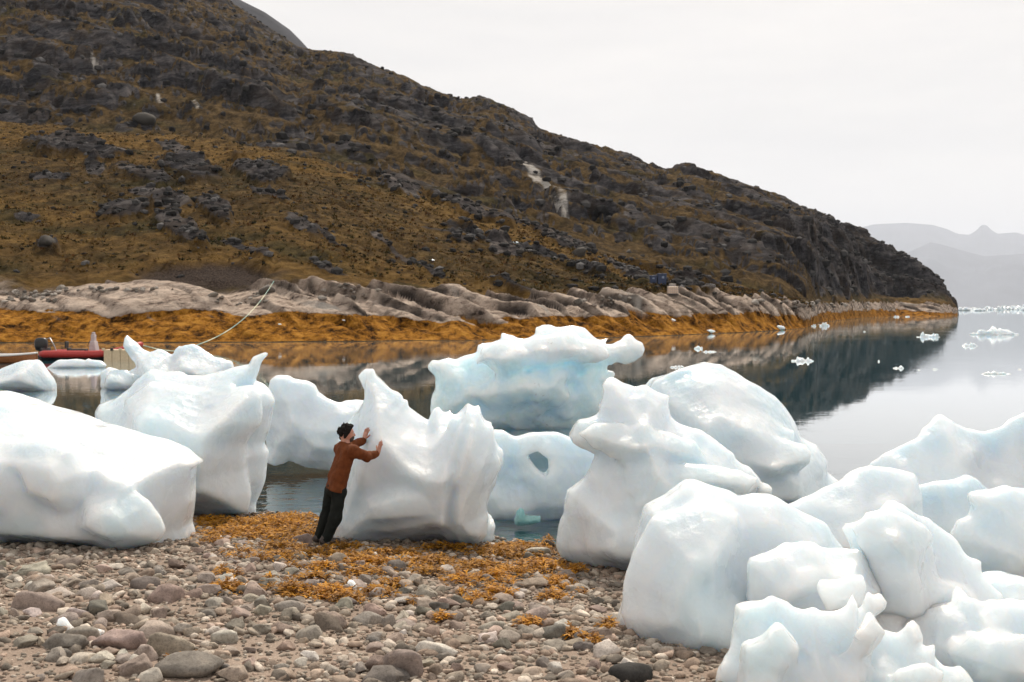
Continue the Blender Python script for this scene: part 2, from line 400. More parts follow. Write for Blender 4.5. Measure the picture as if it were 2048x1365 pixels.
rock = np.maximum(rock, mount * np.clip(sstep(0.55, 0.95, mC + 0.6 * mE + 0.25 * mD) + 0.55 * headl, 0, 1))
def slope_of(Zq):
    dz = np.gradient(Zq, axis=0) / np.maximum(np.gradient(D, axis=0), 0.05)
    dx = np.gradient(Zq, axis=1) / np.maximum(np.abs(np.gradient(X, axis=1)), 0.05)
    return np.hypot(dz, dx)
Zn += near_z * (0.45 * fbm(X * 0.30, D * 0.30, zz0, 3, 53) + 0.22 * fbm(X * 0.9, D * 0.9, zz0, 2, 54))
# outcrops one can point to in the picture: px, row, half length, half width, angle, height, pale
OUT = [(150, 302, 110, 22, 8, 3.2, .15), (105, 358, 36, 9, 3, 1.0, .0), (188, 341, 26, 13, 5, 1.4, .0), (288, 355, 58, 16, 14, 1.6, .25), (380, 345, 70, 24, 14, 3.0, .05), (522, 352, 68, 22, 24, 2.4, .15),
 (245, 424, 56, 18, -6, 2.0, .1), (345, 412, 46, 20, 14, 1.6, .15), (432, 428, 48, 26, 42, 2.0, .4), (368, 470, 56, 20, 30, 1.8, .3), (292, 385, 48, 8, 4, .6, .8), (612, 462, 48, 14, 32, .9, .6), (345, 295, 40, 12, 5, .8, .5),
 (795, 374, 50, 13, 24, 2.2, .55), (950, 433, 92, 15, 22, 2.6, .6), (1100, 474, 82, 14, 24, 1.8, .7), (655, 478, 72, 6, 32, .5, .5), (820, 520, 96, 6, 30, .5, .6), (655, 540, 60, 8, 20, .4, .4), (95, 495, 28, 14, 0, 2.2, .2),
 (1005, 500, 34, 12, 10, .5, .9), (1250, 540, 46, 8, 18, 1.0, .8), (1290, 556, 38, 7, 6, .5, 1.0), (540, 395, 60, 8, 20, .8, .3), (60, 440, 30, 6, 0, .5, .1), (1380, 566, 60, 6, 24, .8, .6), (480, 500, 60, 10, 20, .7, .3)]
Zn += near_z * (oc * 0.5 + 0.12) * ledges(Zn, 3.2, 0.22, 2.5, 171)
pale = np.zeros_like(X)
wob = 0.75 * fbm(X * 0.20, D * 0.14, zz0, 4, 81)
for px, ry, a, b, an, hh, pl in OUT:
    ca, sa = math.cos(R(an)), math.sin(R(an))
    dx, dy = PX - px, ROW - ry
    e = np.sqrt(((dx * ca + dy * sa) / a) ** 2 + ((-dx * sa + dy * ca) / b) ** 2) + wob
    k = 1 - sstep(0.55, 1.05, e)
    lobe = 1 - sstep(0.7, 1.0, e)
    Zn += (lobe ** 0.6) * hh * 0.6 * (0.75 + 0.9 * mE + 0.4 * ridged(X * 0.3, D * 0.3, zz0, 2, 83)) * (T > 4) * (T < 5.2)
    rock = np.maximum(rock, k * (T > 4) * (T < 5.2)); pale = np.maximum(pale, pl * k * sstep(-0.6, 0.3, mE))
# pale wet streak on the mountain
QS = [(1050, 350, 1100, 395, 6), (1085, 385, 1128, 425, 8), (1118, 425, 1145, 448, 3), (320, 185, 330, 195, 5), (385, 205, 398, 215, 3), (190, 132, 197, 140, 4)]
quartz = np.zeros_like(X)
for x0, y0, x1, y1, wd_ in QS:
    ex, ey = x1 - x0, y1 - y0; tt = np.clip(((PX - x0) * ex + (ROW - y0) * ey) / (ex * ex + ey * ey), 0, 1)
    dd = np.hypot(PX - x0 - ex * tt, ROW - y0 - ey * tt)
    quartz = np.maximum(quartz, (1 - sstep(0.35, 0.9, dd / wd_ + 1.1 * fbm((s_ + warp) * 0.12, (c_ + warp) * 0.5, zz0, 3, 79))) * (T > 4))
pale_b = band * (1 - weedz)
quartz = np.maximum(quartz, 0.75 * pale_b * sstep(0.28, 0.5, fbm((s_ + warp) * 0.10, (c_ + warp) * 0.8, zz0, 3, 91)))
meadow = near_z * np.clip(sstep(-0.25, 0.5, fbm(X * 0.02, D * 0.045, zz0, 4, 93)) + 0.8 * sstep(30, 5, np.abs(ROW - K[4] - 22)), 0, 1)
meadow = np.maximum(meadow, mount * sstep(0.1, 0.5, fbm(X * 0.012, D * 0.02, zz0, 4, 95)) * 0.7 * (1 - sstep(400, 800, PX)))
dark = sstep(0.0, 0.5, fbm(X * 0.08, D * 0.14, zz0, 5, 97))
bank = (1 - sstep(0.7, 1.1, np.hypot((PX - 410) / 165, (ROW - 553) / 27) + 0.3 * mE)) * (T > 3.4) * (T < 5)
Zn -= bank * 0.8 * sstep(575, 530, ROW)
shrub = sstep(0.25, 0.6, fbm(X * 0.22, D * 0.22, zz0, 3, 99)) * near_z * (1 - rock) * sstep(470, 560, ROW)
Zn += shrub * 0.8
cobb = (1 - sstep(250, 420, PX)) * pale_b * sstep(612, 596, ROW + 10 * mE)   # cobble strip at the left end
zw = np.broadcast_to(z2, X.shape) * 1.12
weedz = sstep(2.0, 2.05, T) * (T < 4) * (1 - sstep(-0.12, 0.22, Zn - zw + 1.1 * fbm(X * 0.22, D * 0.22, zz0, 5, 23)))
pale_b = band * (1 - weedz); seam_shade = pale_b * sstep(0.17, 0.03, fs_) * sstep(-0.4, 0.2, fbm(X * 0.3, D * 0.3, zz0, 3, 29)) * (1 - 0.8 * leftsoft)  # dark joints on ledge risers, with their shade painted into the colour
slp = slope_of(Zn)
rock = np.maximum(rock, sstep(0.85, 1.3, slp) * np.where(T > 5.15, 1.0, 0.35) * (T > 4.02))
rock = rock * (1 - 0.75 * sstep(0.42, 0.15, slp) * (T > 5.2) * (1 - 0.6 * headl))     # turf settles on the gentle treads
VV = np.stack([X, D, Zn], -1).reshape(-1, 3)
hm = mesh_np('hillside', VV, grid_faces(*X.shape))
def A3(*a): return np.stack([np.clip(q, 0, 1).ravel() for q in a], -1)
vcol(hm, 'ma', A3(rock, weedz, pale_b)); vcol(hm, 'mb', A3(meadow, np.maximum(dark, shrub), quartz)); vcol(hm, 'mc', A3(pale, bank, seam_shade))
m_hill, t, p, o = newmat('autumn_heath_and_rock'); v = geo_pos(t)
def attr(t, n):
    a = N(t, 'ShaderNodeAttribute', attribute_name=n); s = N(t, 'ShaderNodeSeparateColor'); t.links.new(a.outputs['Color'], s.inputs[0]); return s.outputs
ma, mb, mc = attr(t, 'ma'), attr(t, 'mb'), attr(t, 'mc')
nf = noise(t, 0.42, 9, 0.74, v); nm = noise(t, 0.10, 6, 0.65, v); ng = noise(t, 4.0, 5, 0.7, v)
rot = N(t, 'ShaderNodeMapping'); rot.inputs['Rotation'].default_value = (0, 0, R(-35)); t.links.new(v, rot.inputs['Vector'])
sc_ = N(t, 'ShaderNodeMapping'); sc_.inputs['Scale'].default_value = (0.35, 1.0, 1.3); t.links.new(rot.outputs[0], sc_.inputs['Vector'])
ns = noise(t, 0.22, 9, 0.74, sc_.outputs[0], 0.4)
heath = ramp(t, nf, [(0.36, (0.018, 0.013, 0.006)), (0.47, (0.054, 0.034, 0.013)), (0.56, (0.098, 0.062, 0.024)), (0.68, (0.17, 0.115, 0.05))])
mead = ramp(t, nf, [(0.36, (0.048, 0.027, 0.008)), (0.48, (0.118, 0.068, 0.019)), (0.64, (0.215, 0.130, 0.042))])
grn = ramp(t, nf, [(0.36, (0.011, 0.011, 0.005)), (0.5, (0.034, 0.031, 0.012)), (0.66, (0.075, 0.064, 0.026))])
col = mixc(t, mb[0], heath, mead); col = mixc(t, math_(t, 'MULTIPLY', mb[1], 0.75), col, grn)
rk = ramp(t, ns, [(0.38, (0.007, 0.007, 0.008)), (0.47, (0.030, 0.029, 0.032)), (0.55, (0.066, 0.062, 0.065)), (0.66, (0.15, 0.136, 0.132))])
rk = mixc(t, ramp(t, nm, [(0.45, (0, 0, 0)), (0.7, (0.5, 0.5, 0.5))]), rk, (0.045, 0.025, 0.008))
rkp = ramp(t, ns, [(0.38, (0.03, 0.026, 0.026)), (0.5, (0.10, 0.084, 0.078)), (0.64, (0.24, 0.205, 0.18))])
rk = mixc(t, mc[0], rk, rkp)
redge = math_(t, 'MULTIPLY_ADD', math_(t, 'SUBTRACT', nf, 0.5), 1.6, ma[0])
rfac = N(t, 'ShaderNodeMapRange'); t.links.new(redge, rfac.inputs['Value']); rfac.inputs['From Min'].default_value = 0.35; rfac.inputs['From Max'].default_value = 0.65
col = mixc(t, rfac.outputs[0], col, rk)
pr = ramp(t, noise(t, 0.9, 8, 0.72, sc_.outputs[0], 0.3), [(0.36, (0.07, 0.053, 0.045)), (0.43, (0.40, 0.31, 0.25)), (0.56, (0.66, 0.54, 0.445))])
pr = mixc(t, ramp(t, noise(t, 0.35, 5, 0.7, v, 0.8), [(0.55, (0, 0, 0)), (0.64, (0.6, 0.6, 0.6))]), pr, (0.055, 0.048, 0.044))
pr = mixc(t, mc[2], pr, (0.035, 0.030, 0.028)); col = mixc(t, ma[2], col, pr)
col = mixc(t, mc[1], col, ramp(t, ng, [(0.38, (0.018, 0.013, 0.010)), (0.6, (0.085, 0.062, 0.050))]))
wd2 = ramp(t, noise(t, 0.7, 9, 0.76, v, 0.3), [(0.38, (0.016, 0.008, 0.002)), (0.445, (0.14, 0.058, 0.009)), (0.53, (0.38, 0.165, 0.022)), (0.64, (0.58, 0.29, 0.055))])
wedge_ = math_(t, 'MULTIPLY_ADD', math_(t, 'SUBTRACT', nf, 0.5), 0.9, ma[1])
wf = N(t, 'ShaderNodeMapRange'); t.links.new(wedge_, wf.inputs['Value']); wf.inputs['From Min'].default_value = 0.4; wf.inputs['From Max'].default_value = 0.6
col = mixc(t, wf.outputs[0], col, wd2)
col = mixc(t, math_(t, 'MULTIPLY', mb[2], ramp(t, ns, [(0.40, (0.15,) * 3), (0.55, (1,) * 3)])), col, (0.50, 0.47, 0.43))
t.links.new(col, p.inputs['Base Color']); p.inputs['Roughness'].default_value = 0.95; p.inputs['Specular IOR Level'].default_value = 0.03
t.links.new(bump(t, nf, 1.0, 0.9, bump(t, ng, 0.9, 0.25)), p.inputs['Normal'])
hill = link('hillside', hm, m_hill)
tag(hill, 'autumn heath and grey rock hillside sloping down to the headland', 'hill', kind='structure')
EARTH = dict(D=D, X=X, Z=Zn, cols=cols, wl=wl_d)
def on_hill(px, py, dmin=0, dmax=1e9):
    """first terrain point seen at this pixel"""
    j = int(np.argmin(np.abs(cols - px))); row = HOR - (Zn[:, j] - CAMZ) / D[:, j] * F
    ok = (row <= py) & (T[:, j] > 2.0) & (D[:, j] > dmin)
    i = int(np.argmax(ok)); return np.array([(px - CX) / F * D[i, j], D[i, j], Zn[i, j]])

# ---- far mountains --------------------------------------------------------
def dull(m):
    m.node_tree.nodes['Principled BSDF'].inputs['Specular IOR Level'].default_value = 0.03; return m
m_far = plain('far_rock', (0.045, 0.047, 0.058), 0.9, var=0.6, bscale=0.008)
m_mid = plain('back_mountain_rock', (0.028, 0.029, 0.036), 0.9, var=0.5, bscale=0.1)
dull(m_far); dull(m_mid)
def far_range(name, prof, Y, depth, n, mat, label, seed, rough):
    px = np.linspace(prof[0][0], prof[-1][0], n); row = np.interp(px, [q[0] for q in prof], [q[1] for q in prof])
    xx, top = at_np(px, row, Y); NR = 34; vv = []
    for k in range(NR):
        u = k / (NR - 1); s = 1 - u
        y = Y - depth * s; z = top * (u ** 0.85)
        nn = rough * fbm(px * 0.02, np.full_like(px, u * 3.1), px * 0, 5, seed) * (u * (1 - u) * 4)
        rr = rough * 1.2 * ridged(px * 0.012, np.full_like(px, u * 1.2), px * 0, 5, seed + 3) * (u * (1 - u) * 4)
        vv.append(np.stack([xx * (y / Y), np.full_like(px, y) + nn * 0.5, np.maximum(z + nn * 0.5 + rr * 0.5, -2 if k == 0 else 1)], -1))
    vv.append(np.stack([xx * 1.05, np.full_like(px, Y + depth * 0.6), np.full_like(px, -2.0)], -1))
    v = np.array(vv); v[0, :, 2] = -2
    ob = link(name, mesh_np(name, v.reshape(-1, 3), grid_faces(NR + 1, n)), mat)
    return tag(ob, label, 'mountain', kind='structure')
far_range('far_mountain', [(1200, 520), (1500, 500), (1640, 470), (1716, 457), (1748, 449), (1811, 446), (1864, 450), (1893, 458), (1915, 468), (1938, 470), (1953, 461), (1963, 450), (1974, 451), (1982, 460), (1995, 468), (2032, 465), (2048, 470), (2150, 455), (2300, 480), (2600, 440), (3000, 470), (3600, 520)], 34000, 5200, 700, m_far, 'pale blue jagged mountains beyond the fjord fading into haze', 5, 380)
far_range('far_mountain', [(1300, 560), (1700, 540), (1800, 512), (1861, 485), (1882, 489), (1920, 500), (1969, 513), (2048, 508), (2200, 490), (2500, 520), (3000, 500), (3600, 540)], 25000, 4400, 600, m_far, 'lower hazy blue slope in front of the far peaks', 9, 260)
far_range('back_mountain', [(-900, -190), (0, -190), (300, -130), (420, -40), (480, 0), (530, 25), (580, 60), (600, 80), (625, 107), (680, 180), (800, 330), (1000, 560)], 2100, 700, 500, m_mid, 'bare blue-grey mountain shoulder rising behind the hillside', 13, 60)
# ================================================================== ICE
def ice_material(name, base, deep, dirt=0.0, radius=(0.55, 0.68, 0.78), scale=0.55, cap=None):
    m, t, p, o = newmat(name); v = geo_pos(t)
    n = noise(t, 0.9, 4, 0.5, v, 0.4)
    col = mixc(t, ramp(t, n, [(0.46, (0, 0, 0)), (0.68, (1, 1, 1))]), base, deep)
    if cap is not None:                                # clear blue ice below a weathered white cap (H)
        sp = N(t, 'ShaderNodeSeparateXYZ'); t.links.new(v, sp.inputs[0])
        h = math_(t, 'MULTIPLY_ADD', math_(t, 'SUBTRACT', noise(t, 1.1, 4, 0.6, v), 0.5), 0.7, sp.outputs['Z'])
        mr = N(t, 'ShaderNodeMapRange'); t.links.new(h, mr.inputs['Value']); mr.inputs['From Min'].default_value = cap + 0.1; mr.inputs['From Max'].default_value = cap - 0.15
        blue = ramp(t, noise(t, 1.3, 5, 0.6, v, 0.5), [(0.35, (0.66, 0.83, 0.96)), (0.6, (0.77, 0.885, 0.965)), (0.72, (0.86, 0.92, 0.965))])
        col = mixc(t, mr.outputs[0], col, blue)
    if dirt:
        d = ramp(t, noise(t, 9.0, 5, 0.75, v, 0.5), [(0.60, (0, 0, 0)), (0.72, (1, 1, 1))])
        d2 = ramp(t, noise(t, 0.8, 2, 0.5, v), [(0.5, (0, 0, 0)), (0.62, (1, 1, 1))])
        f = math_(t, 'MULTIPLY', math_(t, 'MULTIPLY', d, d2), dirt)
        col = mixc(t, f, col, (0.20, 0.17, 0.15))
    t.links.new(col, p.inputs['Base Color'])
    p.subsurface_method = 'RANDOM_WALK'
    p.inputs['Subsurface Weight'].default_value = 1.0
    p.inputs['Subsurface Radius'].default_value = radius; p.inputs['Subsurface Scale'].default_value = scale
    p.inputs['Coat Weight'].default_value = 0.5; p.inputs['Coat Roughness'].default_value = 0.09; p.inputs['Coat IOR'].default_value = 1.33
    p.inputs['Roughness'].default_value = 0.22; p.inputs['IOR'].default_value = 1.31; p.inputs['Specular IOR Level'].default_value = 0.5
    rg = ramp(t, noise(t, 3.0, 3, 0.5, v), [(0.35, (0.12,) * 3), (0.65, (0.42,) * 3)]); t.links.new(rg, p.inputs['Roughness'])
    vo = N(t, 'ShaderNodeTexVoronoi', Scale=7.5, feature='F1')
    mpv = N(t, 'ShaderNodeMapping'); mpv.inputs['Scale'].default_value = (1, 1, 0.7); t.links.new(v, mpv.inputs['Vector']); t.links.new(mpv.outputs[0], vo.inputs['Vector'])
    pit = math_(t, 'MULTIPLY', noise(t, 17, 6, 0.72, v, 0.4), ramp(t, noise(t, 1.4, 4, 0.6, v), [(0.42, (0.12,) * 3), (0.62, (1,) * 3)]))
    dm = math_(t, 'MULTIPLY', vo.outputs['Distance'], ramp(t, noise(t, 0.9, 3, 0.5, v), [(0.38, (0.1,) * 3), (0.6, (1,) * 3)]))
    b1 = bump(t, dm, 0.32, 0.06, bump(t, pit, 0.55, 0.03))
    t.links.new(b1, p.inputs['Normal'])
    return m
ICE = ice_material('glacier_ice', (0.765, 0.815, 0.85), (0.67, 0.785, 0.845))
ICE_H = ice_material('blue_glacier_ice', (0.80, 0.835, 0.86), (0.74, 0.815, 0.85), dirt=0.75, cap=2.02, scale=1.5)
ICE_T = ice_material('teal_clear_ice', (0.28, 0.45, 0.44), (0.18, 0.36, 0.35))

def ice(name, label, cat, poly, Y, T, res=0.035, r=0.10, wedge=1.1, e0=0.10, adds=(), holes=(), planes=(), relief=0.22, rs=1.1,
        amp=0.03, sc=4.0, scal=0.0, ss=3.0, rough=0.0, shear=0.0, flutes=None, seed=0, mat=None, group=None, zfloor=None, k=0.10, it=1, facet=None):
    """an ice body: outline at distance Y, half thickness T, sharpening to its rim, with lumps, holes, cut planes and melt relief"""
    def prj(pl, y): return np.array([(at(a, b, y)[0], at(a, b, y)[2]) for a, b in pl])
    P0 = prj(poly, Y); bodies = [(P0, Y, T, wedge, e0)] + [(prj(a[0], Y + a[1]), Y + a[1], a[2], a[3] if len(a) > 3 else 1.0, 0.06) for a in adds]
    allp = np.concatenate([b[0] for b in bodies]); mg = 0.22
    lo = np.array([allp[:, 0].min() - mg, min(b[1] - b[2] for b in bodies) - mg - relief, allp[:, 1].min() - mg])
    hi = np.array([allp[:, 0].max() + mg, max(b[1] + b[2] for b in bodies) + mg + relief, allp[:, 1].max() + mg])
    if zfloor is not None: lo[2] = max(lo[2], zfloor - 3 * res)
    n = np.ceil((hi - lo) / res).astype(int) + 1
    gx = lo[0] + np.arange(n[0]) * res; gy = lo[1] + np.arange(n[1]) * res; gz = lo[2] + np.arange(n[2]) * res
    X2, Z2 = np.meshgrid(gx, gz, indexing='ij')
    off = relief * fbm(X2 * rs, Z2 * rs, X2 * 0 + seed, 3, 2.0 + seed)
    thk = 1 + 0.5 * vnoise(X2 * rs * 0.8, Z2 * rs * 0.8, X2 * 0, 5.0 + seed)
    # wander the outline a little so that the rim is not a drawn line
    wx = X2 + rough * fbm(X2 * 3.5, Z2 * 3.5, X2 * 0, 3, 7 + seed); wz = Z2 + rough * fbm(X2 * 3.5, Z2 * 3.5, X2 * 0, 3, 17 + seed)
    f = None; yy = gy[None, :, None]
    zc = P0[:, 1].mean()
    for i, (pp, yc, tt, wg, ee) in enumerate(bodies):
        d2 = poly_sdf(wx, wz, pp)
        te = np.minimum(tt * (thk if i == 0 else 1.0), ee + wg * np.maximum(-d2, 0))
        cy_ = yc + off + shear * (Z2 - zc)
        g = (np.abs(yy - cy_[:, None, :]) - te[:, None, :]) * 0.75
        b = smax(np.broadcast_to(d2[:, None, :], g.shape), g, r * 0.62 if i == 0 else r * 0.55)
        f = b if f is None else smin(f, b, k)
    for hp in holes:
        hd = poly_sdf(wx, wz, prj(hp, Y)); f = smax(f, -np.broadcast_to(hd[:, None, :], f.shape), 0.05)
    X3 = gx[:, None, None]; Z3 = gz[None, None, :]
    for (pt, nn, kk) in planes:
        nn = np.array(nn, float); nn /= np.linalg.norm(nn)
        f = smax(f, (X3 - pt[0]) * nn[0] + (yy - pt[1]) * nn[1] + (Z3 - pt[2]) * nn[2], kk)
    f = np.ascontiguousarray(f, np.float32)
    msk = np.abs(f) < 0.13 + amp + scal
    I = np.argwhere(msk); x, y, z = gx[I[:, 0]].astype(np.float32), gy[I[:, 1]].astype(np.float32), gz[I[:, 2]].astype(np.float32)
    dsp = amp * fbm(x * sc, y * sc, z * sc, 3, seed + 3)
    dsp = dsp + amp * 1.3 * fbm(x * sc * .35, y * sc * .35, z * sc * .35, 2, seed + 8)
    dsp = dsp - amp * 1.1 * (ridged(x * sc * .5, y * sc * .5, z * sc * .4, 2, seed + 11) - 0.45)
    scl = scal * 1.4 if scal else amp * 2.4; s3 = ss if scal else 7.0 * sc / 2.6 * 0.36
    wgt0 = sstep(-0.25, 0.35, vnoise(x * rs, y * rs, z * rs, seed + 21))        # melt scallops: hollows with crisp ridges between
    dsp = dsp + scl * wgt0 * (0.5 - worley(x * s3 + 0.3 * dsp, y * s3, z * s3 * 0.75))
    fa_ = facet if facet is not None else min(0.17, T * 0.15)
    fq = 0.62 / max(T, 0.12) ** 0.7     # broad hollow faces meeting in crisp crests
    dsp = dsp + fa_ * (0.52 - worley(x * fq + 3.1 * seed, y * fq, z * fq * 0.85))
    if flutes:
        (fx0, fx1, fa, fs, tilt) = flutes
        u = (x - tilt * (z - zc)); wgt = sstep(fx0, fx0 + 0.35, x) * (1 - sstep(fx1 - 0.2, fx1 + 0.2, x))
        q = u * fs + 0.8 * vnoise(x * 1.5, y * 1.5, z * 1.3, 4)
        dsp = dsp + wgt * fa * (np.abs(np.sin(q * math.pi)) - 0.5)
    f[I[:, 0], I[:, 1], I[:, 2]] += dsp
    if zfloor is not None: f = np.maximum(f, zfloor - Z3)
    for ax in range(3):                     # close the volume at the grid border
        sl = [slice(None)] * 3
        for e in (0, -1):
            sl[ax] = e; f[tuple(sl)] = np.maximum(f[tuple(sl)], 0.05)
    Pv, Q = surface_nets(f, lo, res)
    # keep the largest piece only (noise can cut crumbs loose)
    lab = np.arange(len(Pv))
    while True:
        mn = lab[Q].min(1); l2 = lab.copy()
        for c in range(4): np.minimum.at(l2, Q[:, c], mn)
        l2 = l2[l2]
        if (l2 == lab).all(): break
        lab = l2
    big = np.bincount(lab).argmax(); keep = lab == big
    Q = Q[keep[Q[:, 0]]]; ids = np.cumsum(keep) - 1; Pv = Pv[keep]; Q = ids[Q]
    Pv = lapl(Pv, Q, it, 0.4)
    ob = based(name, Pv, Q, mat or ICE)
    return tag(ob, label, cat, group)
ORD = ['first', 'second', 'third', 'fourth', 'fifth', 'sixth', 'seventh', 'eighth', 'ninth', 'tenth', 'eleventh', 'twelfth', 'thirteenth', 'fourteenth', 'fifteenth', 'sixteenth', 'seventeenth', 'eighteenth', 'nineteenth', 'twentieth']
def ordinal(n): return ORD[n] if n < 20 else ('%dth' % (n + 1) if (n + 1) % 10 not in (1, 2, 3) else '%d%s' % (n + 1, {1: 'st', 2: 'nd', 3: 'rd'}[(n + 1) % 10]))
GI = 'stranded ice blocks along the beach'
FI = 'pieces of ice floating on the fjord'

ice('ice_block', 'broad white ice block with a sloping flat top at the left edge of the beach', 'ice block',
    [(-90, 780), (0, 781), (30, 785), (80, 800), (150, 822), (200, 842), (262, 858), (330, 880), (372, 899), (390, 914), (407, 926), (388, 932), (384, 960), (383, 1000), (378, 1030), (371, 1050), (377, 1080), (381, 1108), (372, 1120), (320, 1118), (250, 1112), (200, 1108), (40, 1104), (30, 1085), (-5, 1100), (-90, 1095)],
    15.6, 1.15, wedge=2.2, e0=0.25, r=0.16, relief=0.16, rs=0.9, amp=0.035, sc=2.2, res=0.036,
    adds=[([(165, 1012), (180, 985), (250, 968), (300, 1000), (325, 1030), (336, 1062), (325, 1085), (290, 1096), (250, 1102), (200, 1087), (165, 1065), (152, 1050)], -1.15, 0.50, 1.6),
          ([(-10, 890), (60, 880), (150, 892), (188, 940), (187, 990), (165, 1022), (140, 1037), (110, 1020), (60, 1000), (40, 960), (0, 950)], -1.15, 0.46, 1.6),
          ([(-90, 1000), (-20, 985), (20, 1000), (26, 1050), (10, 1090), (-30, 1106), (-90, 1100)], -1.1, 0.5, 1.6)],
    planes=[(at(0, 838, 14.6), (0.20, -0.42, 1.0), 0.07)], seed=1, group=GI, k=0.045)

ice('ice_block', 'tall smooth ice block with a thin upturned horn, behind the sloping-topped block', 'ice block',
    [(190, 822), (200, 805), (232, 798), (262, 782), (275, 765), (303, 743), (330, 748), (362, 746), (372, 752), (400, 748), (430, 742), (470, 732), (500, 728), (505, 712), (530, 700), (540, 702), (541, 710), (527, 725), (520, 745), (512, 760), (530, 765), (545, 778), (557, 800), (552, 830), (549, 860), (540, 885), (548, 905), (540, 930), (535, 955), (532, 965), (520, 990), (508, 1010), (509, 1030), (503, 1041), (440, 1038), (380, 1034), (300, 1020), (205, 960), (192, 900)],
    18.9, 1.2, wedge=1.5, e0=0.10, r=0.12, relief=0.2, rs=0.8, amp=0.035, sc=2.0, res=0.04,
    adds=[([(250, 800), (300, 760), (370, 765), (430, 790), (470, 775), (512, 768), (530, 790), (528, 850), (505, 890), (498, 940), (505, 990), (500, 1034), (300, 1030), (240, 950)], -0.55, 0.9, 1.6)], seed=2, group=GI)

ice('ice_block', 'thin-rimmed ice slab standing in the shallows behind the man', 'ice block',
    [(548, 762), (555, 756), (575, 758), (585, 765), (610, 768), (625, 775), (632, 790), (650, 798), (690, 803), (720, 806), (760, 815), (790, 850), (780, 935), (740, 945), (690, 948), (640, 944), (610, 935), (590, 918), (575, 915), (570, 920), (552, 925), (540, 920), (530, 850), (545, 800)],
    23.4, 0.8, wedge=0.9, e0=0.12, relief=0.28, rs=0.9, amp=0.05, sc=1.8, res=0.045, scal=0.08, ss=1.6, seed=3, group=GI)

gp = at(760, 895, 15.57)
ice('ice_block', 'big sculpted ice block with a beak-like spire that the man pushes', 'ice block',
    [(642, 985), (646, 976), (655, 985), (668, 905), (663, 880), (672, 862), (690, 845), (715, 825), (729, 808), (733, 795), (728, 780), (715, 766), (700, 752), (712, 747), (728, 741), (742, 745), (747, 757), (762, 768), (780, 785), (802, 794), (803, 804), (814, 802), (816, 815), (835, 828), (858, 842), (868, 820), (876, 816), (885, 826), (907, 832), (925, 820), (943, 809), (956, 815), (968, 830), (985, 848), (992, 870), (1000, 885), (1010, 910), (1012, 930), (1000, 950), (998, 970), (985, 990), (980, 1010), (985, 1040), (994, 1052), (990, 1070), (994, 1080), (975, 1100), (965, 1108), (950, 1108), (930, 1113), (900, 1112), (860, 1100), (800, 1101), (740, 1098), (700, 1092), (665, 1086), (645, 1050)],
    16.6, 0.95, wedge=1.5, e0=0.10, r=0.09, relief=0.12, rs=1.2, amp=0.025, sc=3.0, res=0.028,
    adds=[([(905, 845), (945, 818), (985, 860), (1005, 920), (985, 985), (975, 1030), (985, 1075), (950, 1105), (910, 1090), (880, 1060), (870, 1000), (875, 900)], -0.55, 0.55, 1.4),
          ([(660, 1084), (690, 1010), (720, 960), (800, 930), (880, 930), (920, 1000), (930, 1060), (860, 1062), (760, 1070), (700, 1090)], -0.42, 0.62, 1.6)],
    planes=[(gp, (-0.82, -0.50, 0.27), 0.10)], flutes=(-1.15, -0.1, 0.055, 4.6, 0.28), seed=4, group=GI)

ice('ice_block', 'low ice block pierced by a small hole, right behind the spired block', 'ice block',
    [(960, 880), (985, 860), (1005, 862), (1030, 872), (1060, 869), (1090, 865), (1120, 866), (1145, 872), (1200, 875), (1230, 900), (1230, 1050), (1180, 1052), (1110, 1046), (1060, 1044), (1000, 1046), (980, 1040), (960, 1000)],
    18.5, 0.34, wedge=0.7, e0=0.12, relief=0.18, rs=1.2, amp=0.04, sc=2.0, res=0.032, holes=[[(1052, 908), (1074, 898), (1096, 912), (1100, 938), (1092, 952), (1076, 940)]], scal=0.05, ss=1.8, seed=5, group=GI)

ice('ice_shard', 'small clear teal ice shard floating under the pierced block', 'ice shard',
    [(1028, 1040), (1032, 1025), (1040, 1014), (1048, 1018), (1052, 1030), (1068, 1032), (1082, 1033), (1080, 1046), (1050, 1054), (1030, 1050)], 17.7, 0.12, res=0.014, wedge=1.0, e0=0.03, r=0.03, relief=0.05, amp=0.012, sc=8, rough=0.02, mat=ICE_T, seed=6)

ice('iceberg', 'large floating iceberg with a dirty white cap over a blue underside', 'iceberg',
    [(850, 728), (856, 718), (880, 712), (930, 711), (952, 706), (956, 688), (990, 680), (1002, 676), (1000, 664), (1012, 668), (1030, 670), (1065, 665), (1072, 656), (1110, 656), (1140, 655), (1168, 660), (1185, 672), (1200, 682), (1215, 680), (1212, 690), (1228, 686), (1240, 680), (1262, 678), (1285, 686), (1294, 700), (1280, 712), (1240, 722), (1212, 728), (1208, 742), (1222, 750), (1220, 760), (1205, 770), (1205, 800), (1200, 830), (1150, 866), (1000, 866), (880, 850), (866, 830), (864, 800), (870, 780), (868, 760), (855, 745)],
    32.5, 1.9, wedge=1.0, e0=0.18, r=0.16, relief=0.45, rs=0.6, amp=0.10, sc=1.7, res=0.062, rough=0.10, scal=0.10, ss=1.2,
    adds=[([(950, 712), (960, 690), (1010, 680), (1080, 665), (1160, 668), (1200, 690), (1215, 712), (1195, 726), (1120, 734), (1050, 740), (1010, 760), (985, 745), (940, 730)], -1.1, 1.2, 1.3)],
    holes=[], seed=7, mat=ICE_H, zfloor=-1.2)

